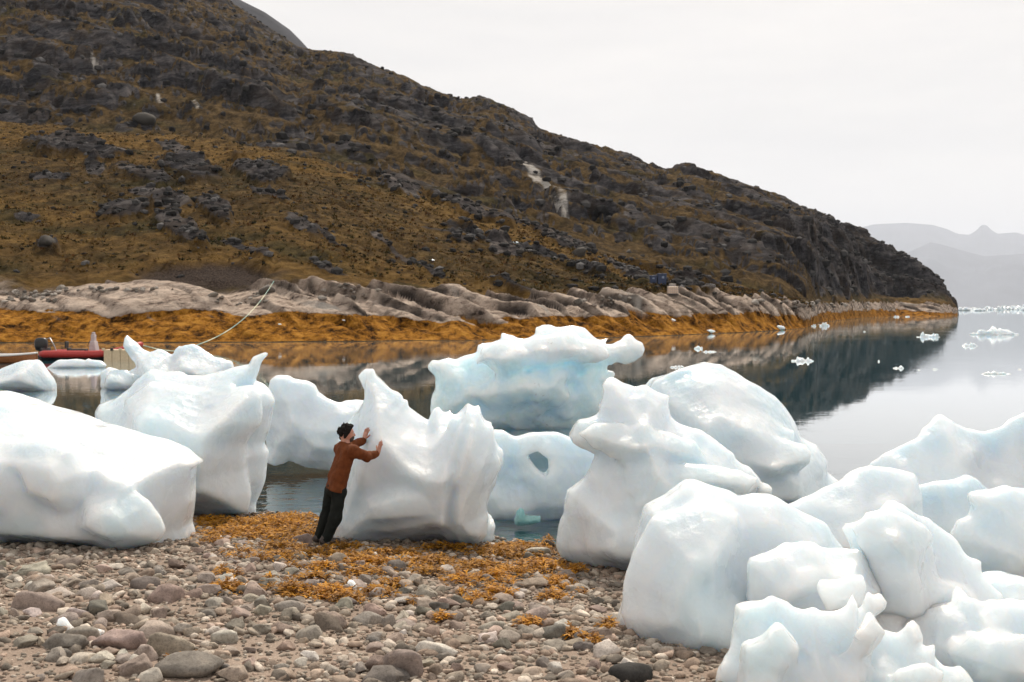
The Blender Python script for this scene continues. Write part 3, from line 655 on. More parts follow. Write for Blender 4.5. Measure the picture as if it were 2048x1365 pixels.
ice('ice_block', 'tall sculpted ice block with overhanging knob and flared head, centre right', 'ice block',
    [(1206, 800), (1208, 785), (1204, 770), (1225, 758), (1245, 766), (1270, 772), (1290, 768), (1330, 778), (1352, 780), (1360, 790), (1350, 810), (1350, 828), (1370, 842), (1400, 852), (1425, 870), (1445, 885), (1470, 905), (1472, 918), (1500, 935), (1512, 950), (1520, 965), (1540, 978), (1535, 992), (1515, 988), (1505, 1000), (1480, 1040), (1440, 1180), (1330, 1215), (1250, 1200), (1225, 1190), (1170, 1165), (1140, 1145), (1118, 1125), (1108, 1095), (1112, 1060), (1122, 1030), (1124, 1000), (1130, 975), (1165, 955), (1178, 930), (1190, 908), (1160, 895), (1142, 885), (1136, 870), (1160, 845), (1195, 838), (1205, 825), (1200, 812)],
    14.9, 0.85, wedge=1.2, e0=0.10, relief=0.22, rs=1.1, amp=0.04, sc=2.6, res=0.03, rough=0.035, scal=0.04, ss=2.2,
    adds=[([(1335, 935), (1370, 925), (1430, 930), (1480, 940), (1510, 960), (1490, 985), (1420, 990), (1350, 985), (1335, 960)], -0.75, 0.35, 1.2),
          ([(1150, 870), (1190, 850), (1300, 850), (1400, 880), (1420, 930), (1300, 930), (1220, 915)], -0.5, 0.45, 1.0)],
    holes=[[(1496, 975), (1512, 972), (1510, 990), (1494, 990)]], planes=[(at(1170, 1150, 14.9), (-0.35, -0.45, -0.8), 0.2)], seed=8, group=GI)

ice('ice_block', 'rounded dome of ice with a lump at its foot, behind the tall sculpted block', 'ice block',
    [(1290, 790), (1310, 765), (1345, 752), (1380, 738), (1412, 728), (1440, 732), (1470, 748), (1510, 765), (1545, 785), (1570, 810), (1590, 838), (1600, 865), (1630, 885), (1638, 900), (1650, 920), (1650, 940), (1690, 970), (1700, 1040), (1560, 1060), (1420, 1060), (1300, 1050)],
    19.6, 1.5, wedge=1.6, e0=0.25, r=0.16, relief=0.25, rs=0.6, amp=0.05, sc=1.6, res=0.04,
    adds=[([(1475, 905), (1510, 888), (1545, 876), (1580, 878), (1610, 885), (1628, 905), (1625, 930), (1600, 950), (1560, 972), (1520, 975), (1480, 940)], -1.25, 0.65, 1.3),
          ([(1400, 860), (1440, 830), (1480, 818), (1520, 840), (1590, 860), (1590, 900), (1480, 900)], -0.9, 0.7, 1.0)], seed=9, group=GI)

ice('ice_block', 'upright ice block with a smooth broad face resting on the pebbles, right foreground', 'ice block',
    [(1283, 1010), (1300, 1000), (1330, 985), (1355, 965), (1375, 953), (1400, 955), (1430, 968), (1460, 982), (1480, 996), (1510, 990), (1545, 992), (1580, 1015), (1640, 1050), (1680, 1100), (1660, 1240), (1600, 1330), (1520, 1370), (1440, 1378), (1330, 1362), (1290, 1340), (1255, 1310), (1228, 1270), (1225, 1230), (1240, 1170), (1250, 1130), (1262, 1100), (1276, 1050)],
    10.9, 0.85, wedge=1.6, e0=0.16, r=0.12, relief=0.16, rs=1.3, amp=0.03, sc=2.6, res=0.024,
    adds=[([(1250, 1150), (1300, 1030), (1400, 1000), (1480, 1030), (1500, 1150), (1480, 1280), (1440, 1310), (1340, 1320), (1260, 1280), (1235, 1230)], -0.45, 0.55, 1.2)],
    planes=[(at(1300, 1330, 10.2), (-0.15, -0.6, -0.8), 0.10)], seed=10, group=GI)

ice('ice_block', 'long rounded ice ridge rising behind the upright block', 'ice block',
    [(1540, 1010), (1570, 1000), (1600, 985), (1640, 970), (1700, 955), (1725, 942), (1745, 936), (1780, 935), (1812, 945), (1830, 958), (1840, 990), (1838, 1040), (1850, 1100), (1820, 1180), (1620, 1180), (1560, 1100)],
    13.0, 0.7, wedge=1.1, e0=0.07, r=0.06, relief=0.24, rs=1.4, amp=0.04, sc=2.6, res=0.027, scal=0.06, ss=2.0, rough=0.04, seed=11, group=GI)

ice('ice_block', 'squat ice lump with a wedge-shaped left face, leaning on the upright block', 'ice block',
    [(1494, 1130), (1500, 1118), (1530, 1110), (1545, 1098), (1570, 1080), (1600, 1070), (1630, 1078), (1670, 1090), (1720, 1100), (1760, 1160), (1740, 1260), (1560, 1290), (1510, 1240), (1494, 1200)],
    9.95, 0.5, wedge=1.3, e0=0.05, r=0.05, relief=0.16, rs=1.9, amp=0.035, sc=3.4, res=0.02, scal=0.06, ss=2.6, rough=0.03, seed=12, group=GI)

ice('ice_block', 'knobbly pillar of ice with a bent pointed head, right foreground', 'ice block',
    [(1684, 1058), (1690, 1045), (1715, 1030), (1722, 1015), (1745, 1010), (1760, 995), (1780, 990), (1805, 1000), (1825, 1020), (1840, 1035), (1862, 1045), (1900, 1070), (1930, 1090), (1965, 1110), (1972, 1135), (1985, 1160), (2010, 1190), (1990, 1330), (1760, 1330), (1740, 1260), (1728, 1190), (1722, 1130), (1700, 1085)],
    10.3, 0.5, wedge=1.0, e0=0.05, r=0.05, relief=0.18, rs=1.9, amp=0.04, sc=3.4, res=0.02, rough=0.04, scal=0.06, ss=2.4,
    adds=[([(1690, 1055), (1722, 1015), (1780, 998), (1840, 1040), (1868, 1080), (1860, 1130), (1870, 1200), (1900, 1250), (1780, 1300), (1740, 1220), (1730, 1120)], -0.35, 0.35, 1.2)], seed=13, group=GI)

ice('ice_block', 'big hazy-edged ice wall rising out of the frame at the far right', 'ice block',
    [(1735, 930), (1760, 905), (1800, 880), (1840, 858), (1868, 838), (1880, 834), (1905, 848), (1935, 858), (1970, 856), (2000, 840), (2030, 825), (2100, 805), (2200, 830), (2200, 1140), (1900, 1140), (1740, 1140), (1725, 990)],
    16.8, 0.9, wedge=0.9, e0=0.06, r=0.06, relief=0.32, rs=1.0, amp=0.05, sc=1.8, res=0.036, scal=0.09, ss=1.4, rough=0.05, seed=14, group=GI,
    adds=[([(1740, 1010), (1790, 985), (1860, 960), (1930, 950), (1990, 985), (1990, 1150), (1740, 1150)], -1.5, 0.7, 1.2)])

ice('ice_block', 'scalloped ice slab with a dark notch at the right edge of the picture', 'ice block',
    [(1903, 1070), (1915, 1040), (1940, 1032), (1945, 1015), (1935, 1000), (1932, 985), (1960, 978), (1990, 975), (2010, 970), (2050, 975), (2130, 985), (2130, 1300), (1960, 1300), (1930, 1180), (1915, 1100)],
    12.2, 0.45, wedge=0.9, e0=0.10, relief=0.15, rs=1.5, amp=0.035, sc=3.0, res=0.026, rough=0.03, holes=[[(2038, 1100), (2052, 1092), (2075, 1110), (2070, 1150), (2050, 1160), (2040, 1140)]], seed=15, group=GI)

ice('ice_block', 'jagged translucent ice pile with pointed fins, bottom right corner', 'ice block',
    [(1420, 1390), (1440, 1340), (1462, 1300), (1472, 1280), (1478, 1255), (1490, 1230), (1510, 1222), (1540, 1212), (1550, 1200), (1600, 1205), (1625, 1196), (1635, 1206), (1680, 1200), (1695, 1175), (1700, 1190), (1715, 1205), (1728, 1182), (1740, 1190), (1760, 1186), (1776, 1200), (1770, 1218), (1752, 1235), (1760, 1250), (1790, 1248), (1805, 1232), (1830, 1226), (1848, 1240), (1852, 1275), (1870, 1268), (1880, 1290), (1895, 1310), (1920, 1318), (1945, 1340), (1960, 1375), (1960, 1480), (1420, 1480)],
    8.7, 0.55, wedge=0.9, e0=0.035, r=0.04, relief=0.26, rs=2.4, amp=0.035, sc=4.5, res=0.016, rough=0.02, scal=0.06, ss=3.2, it=0,
    adds=[([(1600, 1480), (1625, 1380), (1660, 1310), (1700, 1262), (1740, 1228), (1765, 1262), (1755, 1330), (1790, 1400), (1780, 1480)], -0.30, 0.26, 0.55),
          ([(1760, 1480), (1775, 1370), (1800, 1335), (1850, 1318), (1880, 1340), (1900, 1480)], -0.38, 0.24, 0.6),
          ([(1480, 1420), (1500, 1300), (1560, 1260), (1600, 1290), (1590, 1480)], -0.35, 0.25, 0.6)], seed=16, group=GI, k=0.06)

ice('ice_block', 'rough heaped ice lump in the bottom right corner beside the jagged pile', 'ice block',
    [(1800, 1290), (1840, 1250), (1880, 1225), (1910, 1215), (1930, 1195), (1960, 1205), (2000, 1200), (2060, 1190), (2140, 1200), (2140, 1480), (1830, 1480)],
    9.5, 0.5, wedge=1.1, e0=0.05, r=0.05, relief=0.24, rs=2.0, amp=0.05, sc=4.0, res=0.02, scal=0.08, ss=2.8, rough=0.04, seed=17, group=GI,
    adds=[([(1900, 1310), (1940, 1270), (2000, 1275), (2060, 1270), (2060, 1350), (1960, 1370)], -0.4, 0.3, 1.2)])

ice('ice_block', 'low ice lump between the knobbly pillar and the right edge', 'ice block',
    [(1940, 1190), (1945, 1170), (1975, 1150), (2005, 1143), (2040, 1152), (2080, 1170), (2080, 1320), (1950, 1320)], 10.9, 0.4, wedge=1.4, e0=0.12, relief=0.12, amp=0.03, sc=3, res=0.026, seed=18, group=GI)

ice('ice_block', 'low ragged ice shelf filling the gap behind the jagged pile', 'ice block',
    [(1690, 1240), (1715, 1222), (1760, 1228), (1800, 1215), (1850, 1222), (1900, 1208), (1930, 1230), (1930, 1400), (1690, 1400)], 9.75, 0.3, wedge=1.1, e0=0.05, r=0.05, relief=0.14, rs=2.2, amp=0.035, sc=4, res=0.02, scal=0.05, ss=3, rough=0.04, seed=23, group=GI)
ice('ice_shard', 'small thin ice flake wedged between the squat lump and the jagged pile', 'ice shard',
    [(1632, 1175), (1640, 1160), (1680, 1158), (1700, 1150), (1725, 1148), (1732, 1170), (1720, 1215), (1650, 1230)], 9.25, 0.14, res=0.014, wedge=0.8, e0=0.04, r=0.04, relief=0.05, amp=0.015, sc=6, seed=19)

# floating ice on the cove
ice('floating_ice', 'floating ice with a slanting finger, between the boats and the horned block', 'floating ice',
    [(212, 745), (222, 735), (240, 738), (262, 742), (280, 735), (262, 715), (245, 695), (244, 676), (250, 667), (262, 672), (280, 690), (298, 706), (318, 700), (335, 706), (345, 712), (360, 694), (385, 690), (405, 694), (420, 705), (445, 716), (462, 725), (466, 740), (480, 760), (470, 784), (215, 784)],
    48.5, 1.3, wedge=1.3, e0=0.14, relief=0.4, rs=0.4, amp=0.10, sc=1.2, res=0.075, rough=0.10, scal=0.10, ss=1.0, zfloor=-0.9, seed=20, group=FI,
    adds=[([(212, 750), (225, 738), (250, 742), (268, 752), (275, 770), (262, 782), (215, 782)], -1.1, 0.7, 1.2)])
ice('floating_ice', 'pyramid-shaped floating ice at the left edge of the water', 'floating ice',
    [(-60, 760), (-30, 745), (0, 742), (20, 730), (45, 718), (75, 713), (85, 722), (95, 740), (105, 755), (111, 770), (110, 790), (-60, 795)], 47.0, 1.3, wedge=1.6, e0=0.2, relief=0.25, rs=0.5, amp=0.08, sc=1.2, res=0.075, scal=0.06, ss=1.0, zfloor=-0.8, seed=21, group=FI)
ice('floating_ice', 'low floating ice with a small peak in front of the red boat', 'floating ice',
    [(98, 736), (108, 727), (120, 720), (150, 716), (168, 718), (174, 710), (182, 716), (200, 722), (211, 731), (205, 740), (180, 745), (100, 744)], 64.5, 1.0, wedge=1.0, e0=0.15, relief=0.3, rs=0.5, amp=0.06, sc=1.2, res=0.075, zfloor=-0.5, seed=22, group=FI)
FL = [(1605, 719, 46, 10, 'oblong lumpy ice cake floating alone on the dark reflection'), (1355, 733, 32, 6, 'flat lens-shaped floe behind the dome block'), (1397, 695, 18, 8, 'tiny notched ice bit floating right of the iceberg tip'),
      (1419, 703, 28, 4, 'thin flat sliver of ice just beyond the notched bit'), (1649, 649, 20, 9, 'small bright ice piece close to the rocky point'), (1628, 651, 10, 5, 'tiny ice crumb beside the rocky point'), (1856, 670, 46, 12, 'cluster-like three-lobed floe at the edge of the headland reflection'),
      (1942, 689, 36, 9, 'narrow two-humped floe in the open bright water'), (1988, 662, 96, 20, 'largest floe far out, long and low with teal side'), (1798, 735, 24, 6, 'small white floe at the border of reflection and bright water'), (1870, 738, 12, 4, 'faint small floe alone in the bright water'),
      (1990, 746, 62, 7, 'flat grey-white floe near the right edge'), (1815, 633, 9, 3, 'tiny floe under the headland cliff'), (1793, 633, 13, 4, 'small flat floe under the headland cliff, left of the tiny one'), (1729, 663, 4, 3, 'speck of ice on the dark water'), (2040, 738, 6, 4, 'speck of ice by the right edge'),
      (1838, 740, 5, 3, 'speck of ice near the bright border'), (1757, 722, 4, 4, 'speck of ice in the middle of the reflection'), (1867, 619, 5, 9, 'small upright ice bit by the cliff foot')]
for i, (px, py, wpx, hpx, lab) in enumerate(FL):
    wl = py + hpx * 0.4; Yf = CAMZ / ((wl - HOR) / F); W = wpx / F * Yf; Hh = hpx / F * Yf * 0.85
    rr = np.random.default_rng(100 + i); nseg = 14
    top = [(px - wpx / 2 + wpx * k / nseg, wl - hpx * 0.85 * (0.25 + 0.75 * rr.random()) * min(1, 4 * (k + .3) / nseg, 4 * (nseg - k + .3) / nseg)) for k in range(nseg + 1)]
    ice('floating_ice', lab, 'floating ice', top + [(px + wpx / 2, wl + hpx * 0.6), (px - wpx / 2, wl + hpx * 0.6)], Yf, max(W * 0.3, Hh * 0.8), res=max(W / 34, Hh / 9), r=Hh * 0.25, wedge=1.0, e0=Hh * 0.3,
        relief=W * 0.06, rs=3 / W, amp=Hh * 0.12, sc=3 / Hh, k=Hh * .2, zfloor=-Hh * 0.8, seed=30 + i, group=FI)
# pack ice far out
rr = np.random.default_rng(44)
for i in range(15):
    px = 1905 + i * 11 + rr.uniform(-4, 4); Yf = rr.uniform(900, 1500); wpx = rr.uniform(14, 42); hpx = rr.uniform(4, 11) * (1.2 if i > 8 else 0.9); wl = HOR + CAMZ / Yf * F
    W = wpx / F * Yf; Hh = hpx / F * Yf; nseg = 12
    top = [(px - wpx / 2 + wpx * k / nseg, wl - hpx * (0.3 + 0.7 * rr.random()) * min(1, 4 * (k + .3) / nseg, 4 * (nseg - k + .3) / nseg)) for k in range(nseg + 1)]
    ice('far_iceberg', '%s pale iceberg, counted from the headland, in the far band of ice' % ORD[i], 'iceberg', top + [(px + wpx / 2, wl + 2), (px - wpx / 2, wl + 2)], Yf, W * 0.35, res=max(W / 30, Hh / 9), r=Hh * 0.2, wedge=1.2, e0=Hh * 0.3, relief=W * 0.05, rs=3 / W,
        amp=Hh * 0.1, sc=3 / Hh, k=Hh * .2, zfloor=-2, seed=60 + i, group='band of icebergs on the horizon')
# bits of ice on the pebbles
def beach_ice(poly, label, seed, T=0.06):
    g = on_ground(np.mean([q[0] for q in poly]), max(q[1] for q in poly) - 3)
    ice('ice_shard', label, 'ice shard', poly, g[1], T, res=0.010, wedge=0.8, e0=0.02, r=0.025, relief=0.03, rs=4, amp=0.01, sc=10, seed=seed, k=0.03)
beach_ice([(691, 1165), (697, 1157), (708, 1160), (716, 1172), (730, 1178), (742, 1171), (751, 1178), (746, 1187), (725, 1187), (705, 1184), (695, 1177)], 'small white ice scrap lying among seaweed and pebbles below the man', 201)
beach_ice([(110, 1255), (118, 1237), (128, 1234), (140, 1246), (152, 1256), (148, 1266), (115, 1266)], 'pointed white ice chip behind the grey boulders, lower left', 202)
beach_ice([(163, 1262), (170, 1255), (190, 1257), (209, 1263), (196, 1272), (172, 1273)], 'flat white ice chip between the grey and the pink boulder', 203, 0.09)
# ================================================================== BEACH STONES, PEBBLES, SEAWEED
def ico(sub):
    b = bmesh.new(); bmesh.ops.create_icosphere(b, subdivisions=sub, radius=1.0)
    v = np.array([q.co[:] for q in b.verts]); f = np.array([[q.index for q in k.verts] for k in b.faces]); b.free(); return v, f
def stone_shape(sub, seed, flat=0.62, ang=0.5):
    v, f = ico(sub); rr = np.random.default_rng(seed)
    for _ in range(15 if ang > 0 else 0):                 # worn facets
        n = rr.normal(size=3); n /= np.linalg.norm(n); dlim = rr.uniform(0.42, 0.8)
        dd = v @ n; over = np.maximum(dd - dlim, 0); v = v - np.outer(over * min(1.0, ang * 1.7), n)
    v = v * (1 + 0.20 * fbm(v[:, 0] * 1.3, v[:, 1] * 1.3, v[:, 2] * 1.3, 2, seed)[:, None] + 0.08 * fbm(v[:, 0] * 4, v[:, 1] * 4, v[:, 2] * 4, 2, seed + 5)[:, None])
    v = v * np.array([1.0, rr.uniform(0.65, 0.95), flat * rr.uniform(0.8, 1.15)])
    v -= (v.max(0) + v.min(0)) / 2; v /= v[:, 0].max()
    return v, f
def stone_mat(name, use_attr):
    m, t, p, o = newmat(name); v = geo_pos(t)
    if use_attr: c0 = N(t, 'ShaderNodeAttribute', attribute_name='tint').outputs['Color']
    else: c0 = N(t, 'ShaderNodeObjectInfo').outputs['Color']
    n1 = noise(t, 9, 5, 0.65, v); n2 = noise(t, 60, 4, 0.7, v)
    k = ramp(t, n1, [(0.3, (0.55, 0.54, 0.53)), (0.55, (1, 1, 1)), (0.75, (1.35, 1.32, 1.28))])
    c = mixc(t, 1.0, c0, k, 'MULTIPLY')
    c = mixc(t, ramp(t, n2, [(0.38, (0.5, 0.5, 0.5)), (0.5, (0, 0, 0))]), c, mixc(t, 1.0, c, (0.45, 0.42, 0.40), 'MULTIPLY'))
    c = mixc(t, ramp(t, noise(t, 3.2, 5, 0.7, v, 0.6), [(0.60, (0, 0, 0)), (0.72, (0.6, 0.6, 0.6))]), c, mixc(t, 1.0, c, (1.45, 1.35, 1.25), 'MULTIPLY'))
    sp = N(t, 'ShaderNodeSeparateXYZ'); t.links.new(v, sp.inputs[0])
    wet = N(t, 'ShaderNodeMapRange'); t.links.new(math_(t, 'MULTIPLY_ADD', math_(t, 'SUBTRACT', noise(t, 1.2, 3, 0.5, v), 0.5), 0.25, sp.outputs['Z']), wet.inputs['Value'])
    wet.inputs['From Min'].default_value = 0.10; wet.inputs['From Max'].default_value = 0.30      # stones wetted by the last tide
    t.links.new(mixc(t, wet.outputs[0], mixc(t, 1.0, c, (0.50, 0.45, 0.40), 'MULTIPLY'), c), p.inputs['Base Color'])
    rr = N(t, 'ShaderNodeMapRange'); t.links.new(wet.outputs[0], rr.inputs['Value']); rr.inputs['To Min'].default_value = 0.35; rr.inputs['To Max'].default_value = 0.85
    t.links.new(rr.outputs[0], p.inputs['Roughness']); p.inputs['Specular IOR Level'].default_value = 0.15
    t.links.new(bump(t, n1, 0.35, 0.03, bump(t, n2, 0.5, 0.006)), p.inputs['Normal'])
    return m
M_STONE = stone_mat('beach_stone', False); M_PEB = stone_mat('pebble', True)
TINT = {'grey': (0.275, 0.245, 0.21), 'dark grey': (0.155, 0.14, 0.123), 'pale grey': (0.45, 0.41, 0.365), 'brown': (0.25, 0.20, 0.165), 'pink': (0.36, 0.285, 0.24), 'grey-brown': (0.26, 0.215, 0.18), 'dark brown': (0.15, 0.12, 0.10), 'black': (0.045, 0.042, 0.042)}
HERO = []
for k in range(9):
    v, f = stone_shape(3, 300 + k, 0.66, 0.65 if k % 3 else 0.3); HERO.append(mesh_np('stone', v, f))
COB = []
for k in range(10):
    v, f = stone_shape(3, 330 + k, 0.6, 0.6); COB.append(mesh_np('cobble', v, f))
for m in HERO + COB: m.materials.append(M_STONE)
Z5 = [(215, 600, 330, 140, 'grey-brown', 'long double-humped'), (70, 665, 70, 70, 'grey', 'upright rounded'), (170, 415, 240, 70, 'grey', 'long flat'), (250, 480, 140, 60, 'brown', 'flat'), (500, 500, 150, 60, 'grey', 'flat-topped'), (640, 510, 140, 70, 'pale grey', 'smooth'), (840, 500, 170, 75, 'dark grey', 'block-shaped'),
 (765, 460, 100, 60, 'brown', 'rounded'), (965, 560, 210, 120, 'brown', 'large angular'), (1130, 555, 110, 60, 'brown', 'low'), (930, 420, 110, 60, 'grey', 'humped'), (1030, 385, 130, 80, 'dark brown', 'rounded'), (390, 375, 150, 70, 'grey-brown', 'low'), (745, 710, 190, 80, 'dark brown', 'half-buried pointed'),
 (360, 840, 260, 130, 'dark grey', 'big smooth'), (480, 795, 210, 100, 'grey', 'rounded'), (690, 830, 310, 130, 'pink', 'big broad'), (900, 770, 220, 100, 'pink', 'humped'), (985, 855, 290, 150, 'grey-brown', 'big triangular'), (830, 905, 160, 130, 'pink', 'egg-shaped'), (780, 990, 200, 130, 'grey-brown', 'blocky'),
 (1090, 985, 380, 150, 'dark grey', 'long weed-marked'), (500, 1040, 270, 110, 'grey', 'broad'), (630, 900, 130, 60, 'brown', 'flat'), (370, 905, 90, 50, 'dark grey', 'small smooth'), (720, 935, 120, 60, 'grey', 'small'), (460, 935, 160, 60, 'pale grey', 'flat'), (860, 1040, 170, 90, 'pale grey', 'flat'),
 (1490, 540, 160, 110, 'brown', 'peaked'), (1410, 675, 140, 90, 'pink', 'angular'), (1690, 630, 170, 80, 'grey', 'humped'), (1920, 730, 190, 120, 'dark brown', 'big angular'), (1640, 755, 160, 80, 'brown', 'sloping'), (1310, 810, 160, 90, 'pale grey', 'rounded'), (1060, 760, 130, 80, 'grey', 'rounded'),
 (1460, 580, 110, 50, 'grey', 'flat'), (1325, 590, 90, 60, 'grey', 'rounded'), (1310, 450, 80, 50, 'black', 'small'), (1570, 445, 120, 50, 'grey', 'flat'), (1985, 355, 120, 80, 'brown', 'lone rounded'), (1750, 245, 150, 90, 'dark brown', 'rounded'), (340, 555, 170, 60, 'pale grey', 'flat')]
Z6 = [(560, 395, 110, 70, 'dark grey', 'rounded'), (170, 720, 190, 120, 'grey-brown', 'big flat-faced'), (390, 700, 170, 80, 'grey', 'oval'), (510, 720, 100, 90, 'grey', 'leaning'), (740, 545, 150, 80, 'grey', 'rounded'), (735, 660, 140, 70, 'dark grey', 'humped'), (880, 690, 160, 70, 'grey-brown', 'block-shaped'),
 (930, 745, 120, 60, 'brown', 'rounded'), (1100, 680, 100, 60, 'grey', 'rounded'), (605, 975, 240, 190, 'grey-brown', 'biggest rounded'), (440, 965, 150, 110, 'brown', 'rounded'), (490, 1040, 290, 90, 'dark grey', 'broad flat'), (800, 880, 280, 90, 'pale grey', 'broad slab-like'), (1490, 780, 170, 110, 'dark grey', 'hollowed'),
 (1100, 815, 140, 70, 'pale grey', 'oval'), (1220, 810, 140, 80, 'grey', 'oval'), (1740, 795, 180, 80, 'brown', 'long'), (1800, 885, 170, 110, 'pale grey', 'big pale'), (1940, 1035, 260, 110, 'black', 'big wet'), (1500, 860, 150, 70, 'grey', 'rounded'), (1360, 1015, 150, 60, 'pink', 'flat'), (40, 790, 180, 90, 'grey', 'humped'),
 (430, 650, 160, 70, 'brown', 'humped'), (870, 610, 130, 70, 'brown', 'rounded'), (1120, 745, 150, 60, 'grey', 'flat'), (1340, 780, 150, 60, 'grey', 'flat'), (1450, 262, 80, 60, 'dark brown', 'lone weed-covered'), (1380, 312, 170, 60, 'pale grey', 'wet flat'), (60, 500, 110, 70, 'grey', 'rounded'), (1640, 520, 120, 50, 'grey', 'flat')]
LM = [((80, 1110), 'below the sloping-topped ice block'), ((240, 1300), 'in the lower left boulder group'), ((640, 1090), "by the man's feet"), ((820, 1110), 'in front of the spired ice block'), ((720, 1190), 'near the small ice scrap'), ((440, 1060), 'by the foot of the horned ice block'),
      ((1150, 1180), 'under the edge of the tall sculpted ice block'), ((1240, 1290), 'beside the upright ice block'), ((830, 1310), 'around the biggest boulder at the bottom'), ((480, 1190), 'in the open pebbles left of centre'), ((950, 1180), 'in the weedy middle of the beach'), ((80, 1230), 'on the bare gravel at left'), ((1050, 1330), 'at the bottom edge, right of centre'), ((560, 1330), 'at the bottom edge, left of centre')]
def landmark(px, py): return min(LM, key=lambda q: (q[0][0] - px) ** 2 + (1.6 * (q[0][1] - py)) ** 2)[1]
_U = {}
def uniq(l):
    k = _U.get(l, 0); _U[l] = k + 1; return l if k == 0 else ORD[k] + ' ' + l + ' from the left'
GS = 'stones on the pebble beach'
PLACED = []; HERO_PX = []
def put_stone(name, mesh, p, half, hh, rz, tint, label, cat, tilt=0.12):
    ob = link(name, mesh, None); bz = max(-v[2] for v in [(0, 0, -0.6)]) 
    zs = hh / max(1e-4, mesh['h'])
    ob.scale = (half, half * random.uniform(0.8, 1.1), zs); ob.rotation_euler = (random.uniform(-tilt, tilt), random.uniform(-tilt, tilt), rz)
    ob.location = (p[0], p[1], p[2] + hh * 0.34)
    j = random.uniform(0.88, 1.14); ob.color = (*[min(1, 1.22 * c * j * random.uniform(0.96, 1.04)) for c in TINT[tint]], 1)
    PLACED.append((p[0], p[1], half)); return tag(ob, label, cat, GS)
for m in HERO + COB:
    co = np.empty(len(m.vertices) * 3, np.float32); m.vertices.foreach_get('co', co); m['h'] = float(co.reshape(-1, 3)[:, 2].max() - co.reshape(-1, 3)[:, 2].min()) * 0.5
i = 0
for x0, lst in ((0, Z5), (600, Z6)):
    for zx, zy, wz, hz, tint, adj in lst:
        s = 0.3418; px, py = x0 + zx * s, 1000 + (zy + hz * 0.30) * s
        g = on_ground(px, py); half = wz * s / F * g[1] * 0.52; hh = hz * s / F * g[1] * 0.62
        g[1] += half * 0.3; g[2] = float(ground_z(np.array([g[0]]), np.array([g[1]]))[0])
        big = wz > 150
        put_stone('boulder' if big else 'beach_stone', HERO[i % 9], g, half, hh, random.uniform(-0.4, 0.4) + (math.pi if i % 2 else 0), tint, uniq('%s %s %s %s' % (adj, tint, 'boulder' if big else 'stone', landmark(px, py))), 'boulder' if big else 'stone')
        HERO_PX.append((px, py, '%s %s %s' % (adj, tint, 'boulder' if big else 'stone'))); i += 1
# cobbles: the next largest, one by one
rr = np.random.default_rng(17); nC = 0; COBS = []
while nC < 215:
    px, py = rr.uniform(-20, 1290), rr.uniform(1065, 1362)
    if px > 1130 and py < 1120 + (px - 1130) * 1.2: continue
    if py < 1125 and px < 380: continue
    if 660 < px < 990 and py < 1112: continue
    if py < 1085 and px > 640: continue
    g = on_ground(px, py); half = rr.uniform(0.055, 0.105) * (1.15 if py < 1250 else 0.9)
    if any((g[0] - a) ** 2 + (g[1] - b) ** 2 < (0.75 * (half + c)) ** 2 for a, b, c in PLACED): continue
    tint = rr.choice(['grey', 'dark grey', 'pale grey', 'brown', 'pink', 'grey-brown'], p=[.28, .15, .16, .15, .10, .16])
    ob = put_stone('cobble', COB[nC % 10], g, half, half * rr.uniform(0.5, 0.8), rr.uniform(0, 6.28), str(tint), 'x', 'cobble')
    hx, hy, hn_ = min(HERO_PX, key=lambda q: (q[0] - px) ** 2 + (1.6 * (q[1] - py)) ** 2); dx, dy = px - hx, 1.6 * (py - hy)
    way = ('to the right of' if dx > 0 else 'to the left of') if abs(dx) > abs(dy) else ('in front of' if dy > 0 else 'behind')
    COBS.append((math.hypot(dx, dy), ob, '%s %s cobble %s the %s' % ('small' if half < 0.08 else 'larger', tint, way, hn_))); nC += 1
seen = {}
for dist, ob, lab in sorted(COBS, key=lambda q: q[0]):
    k = seen.get(lab, 0); seen[lab] = k + 1
    ob['label'] = lab if k == 0 else ORD[k] + ' nearest ' + lab
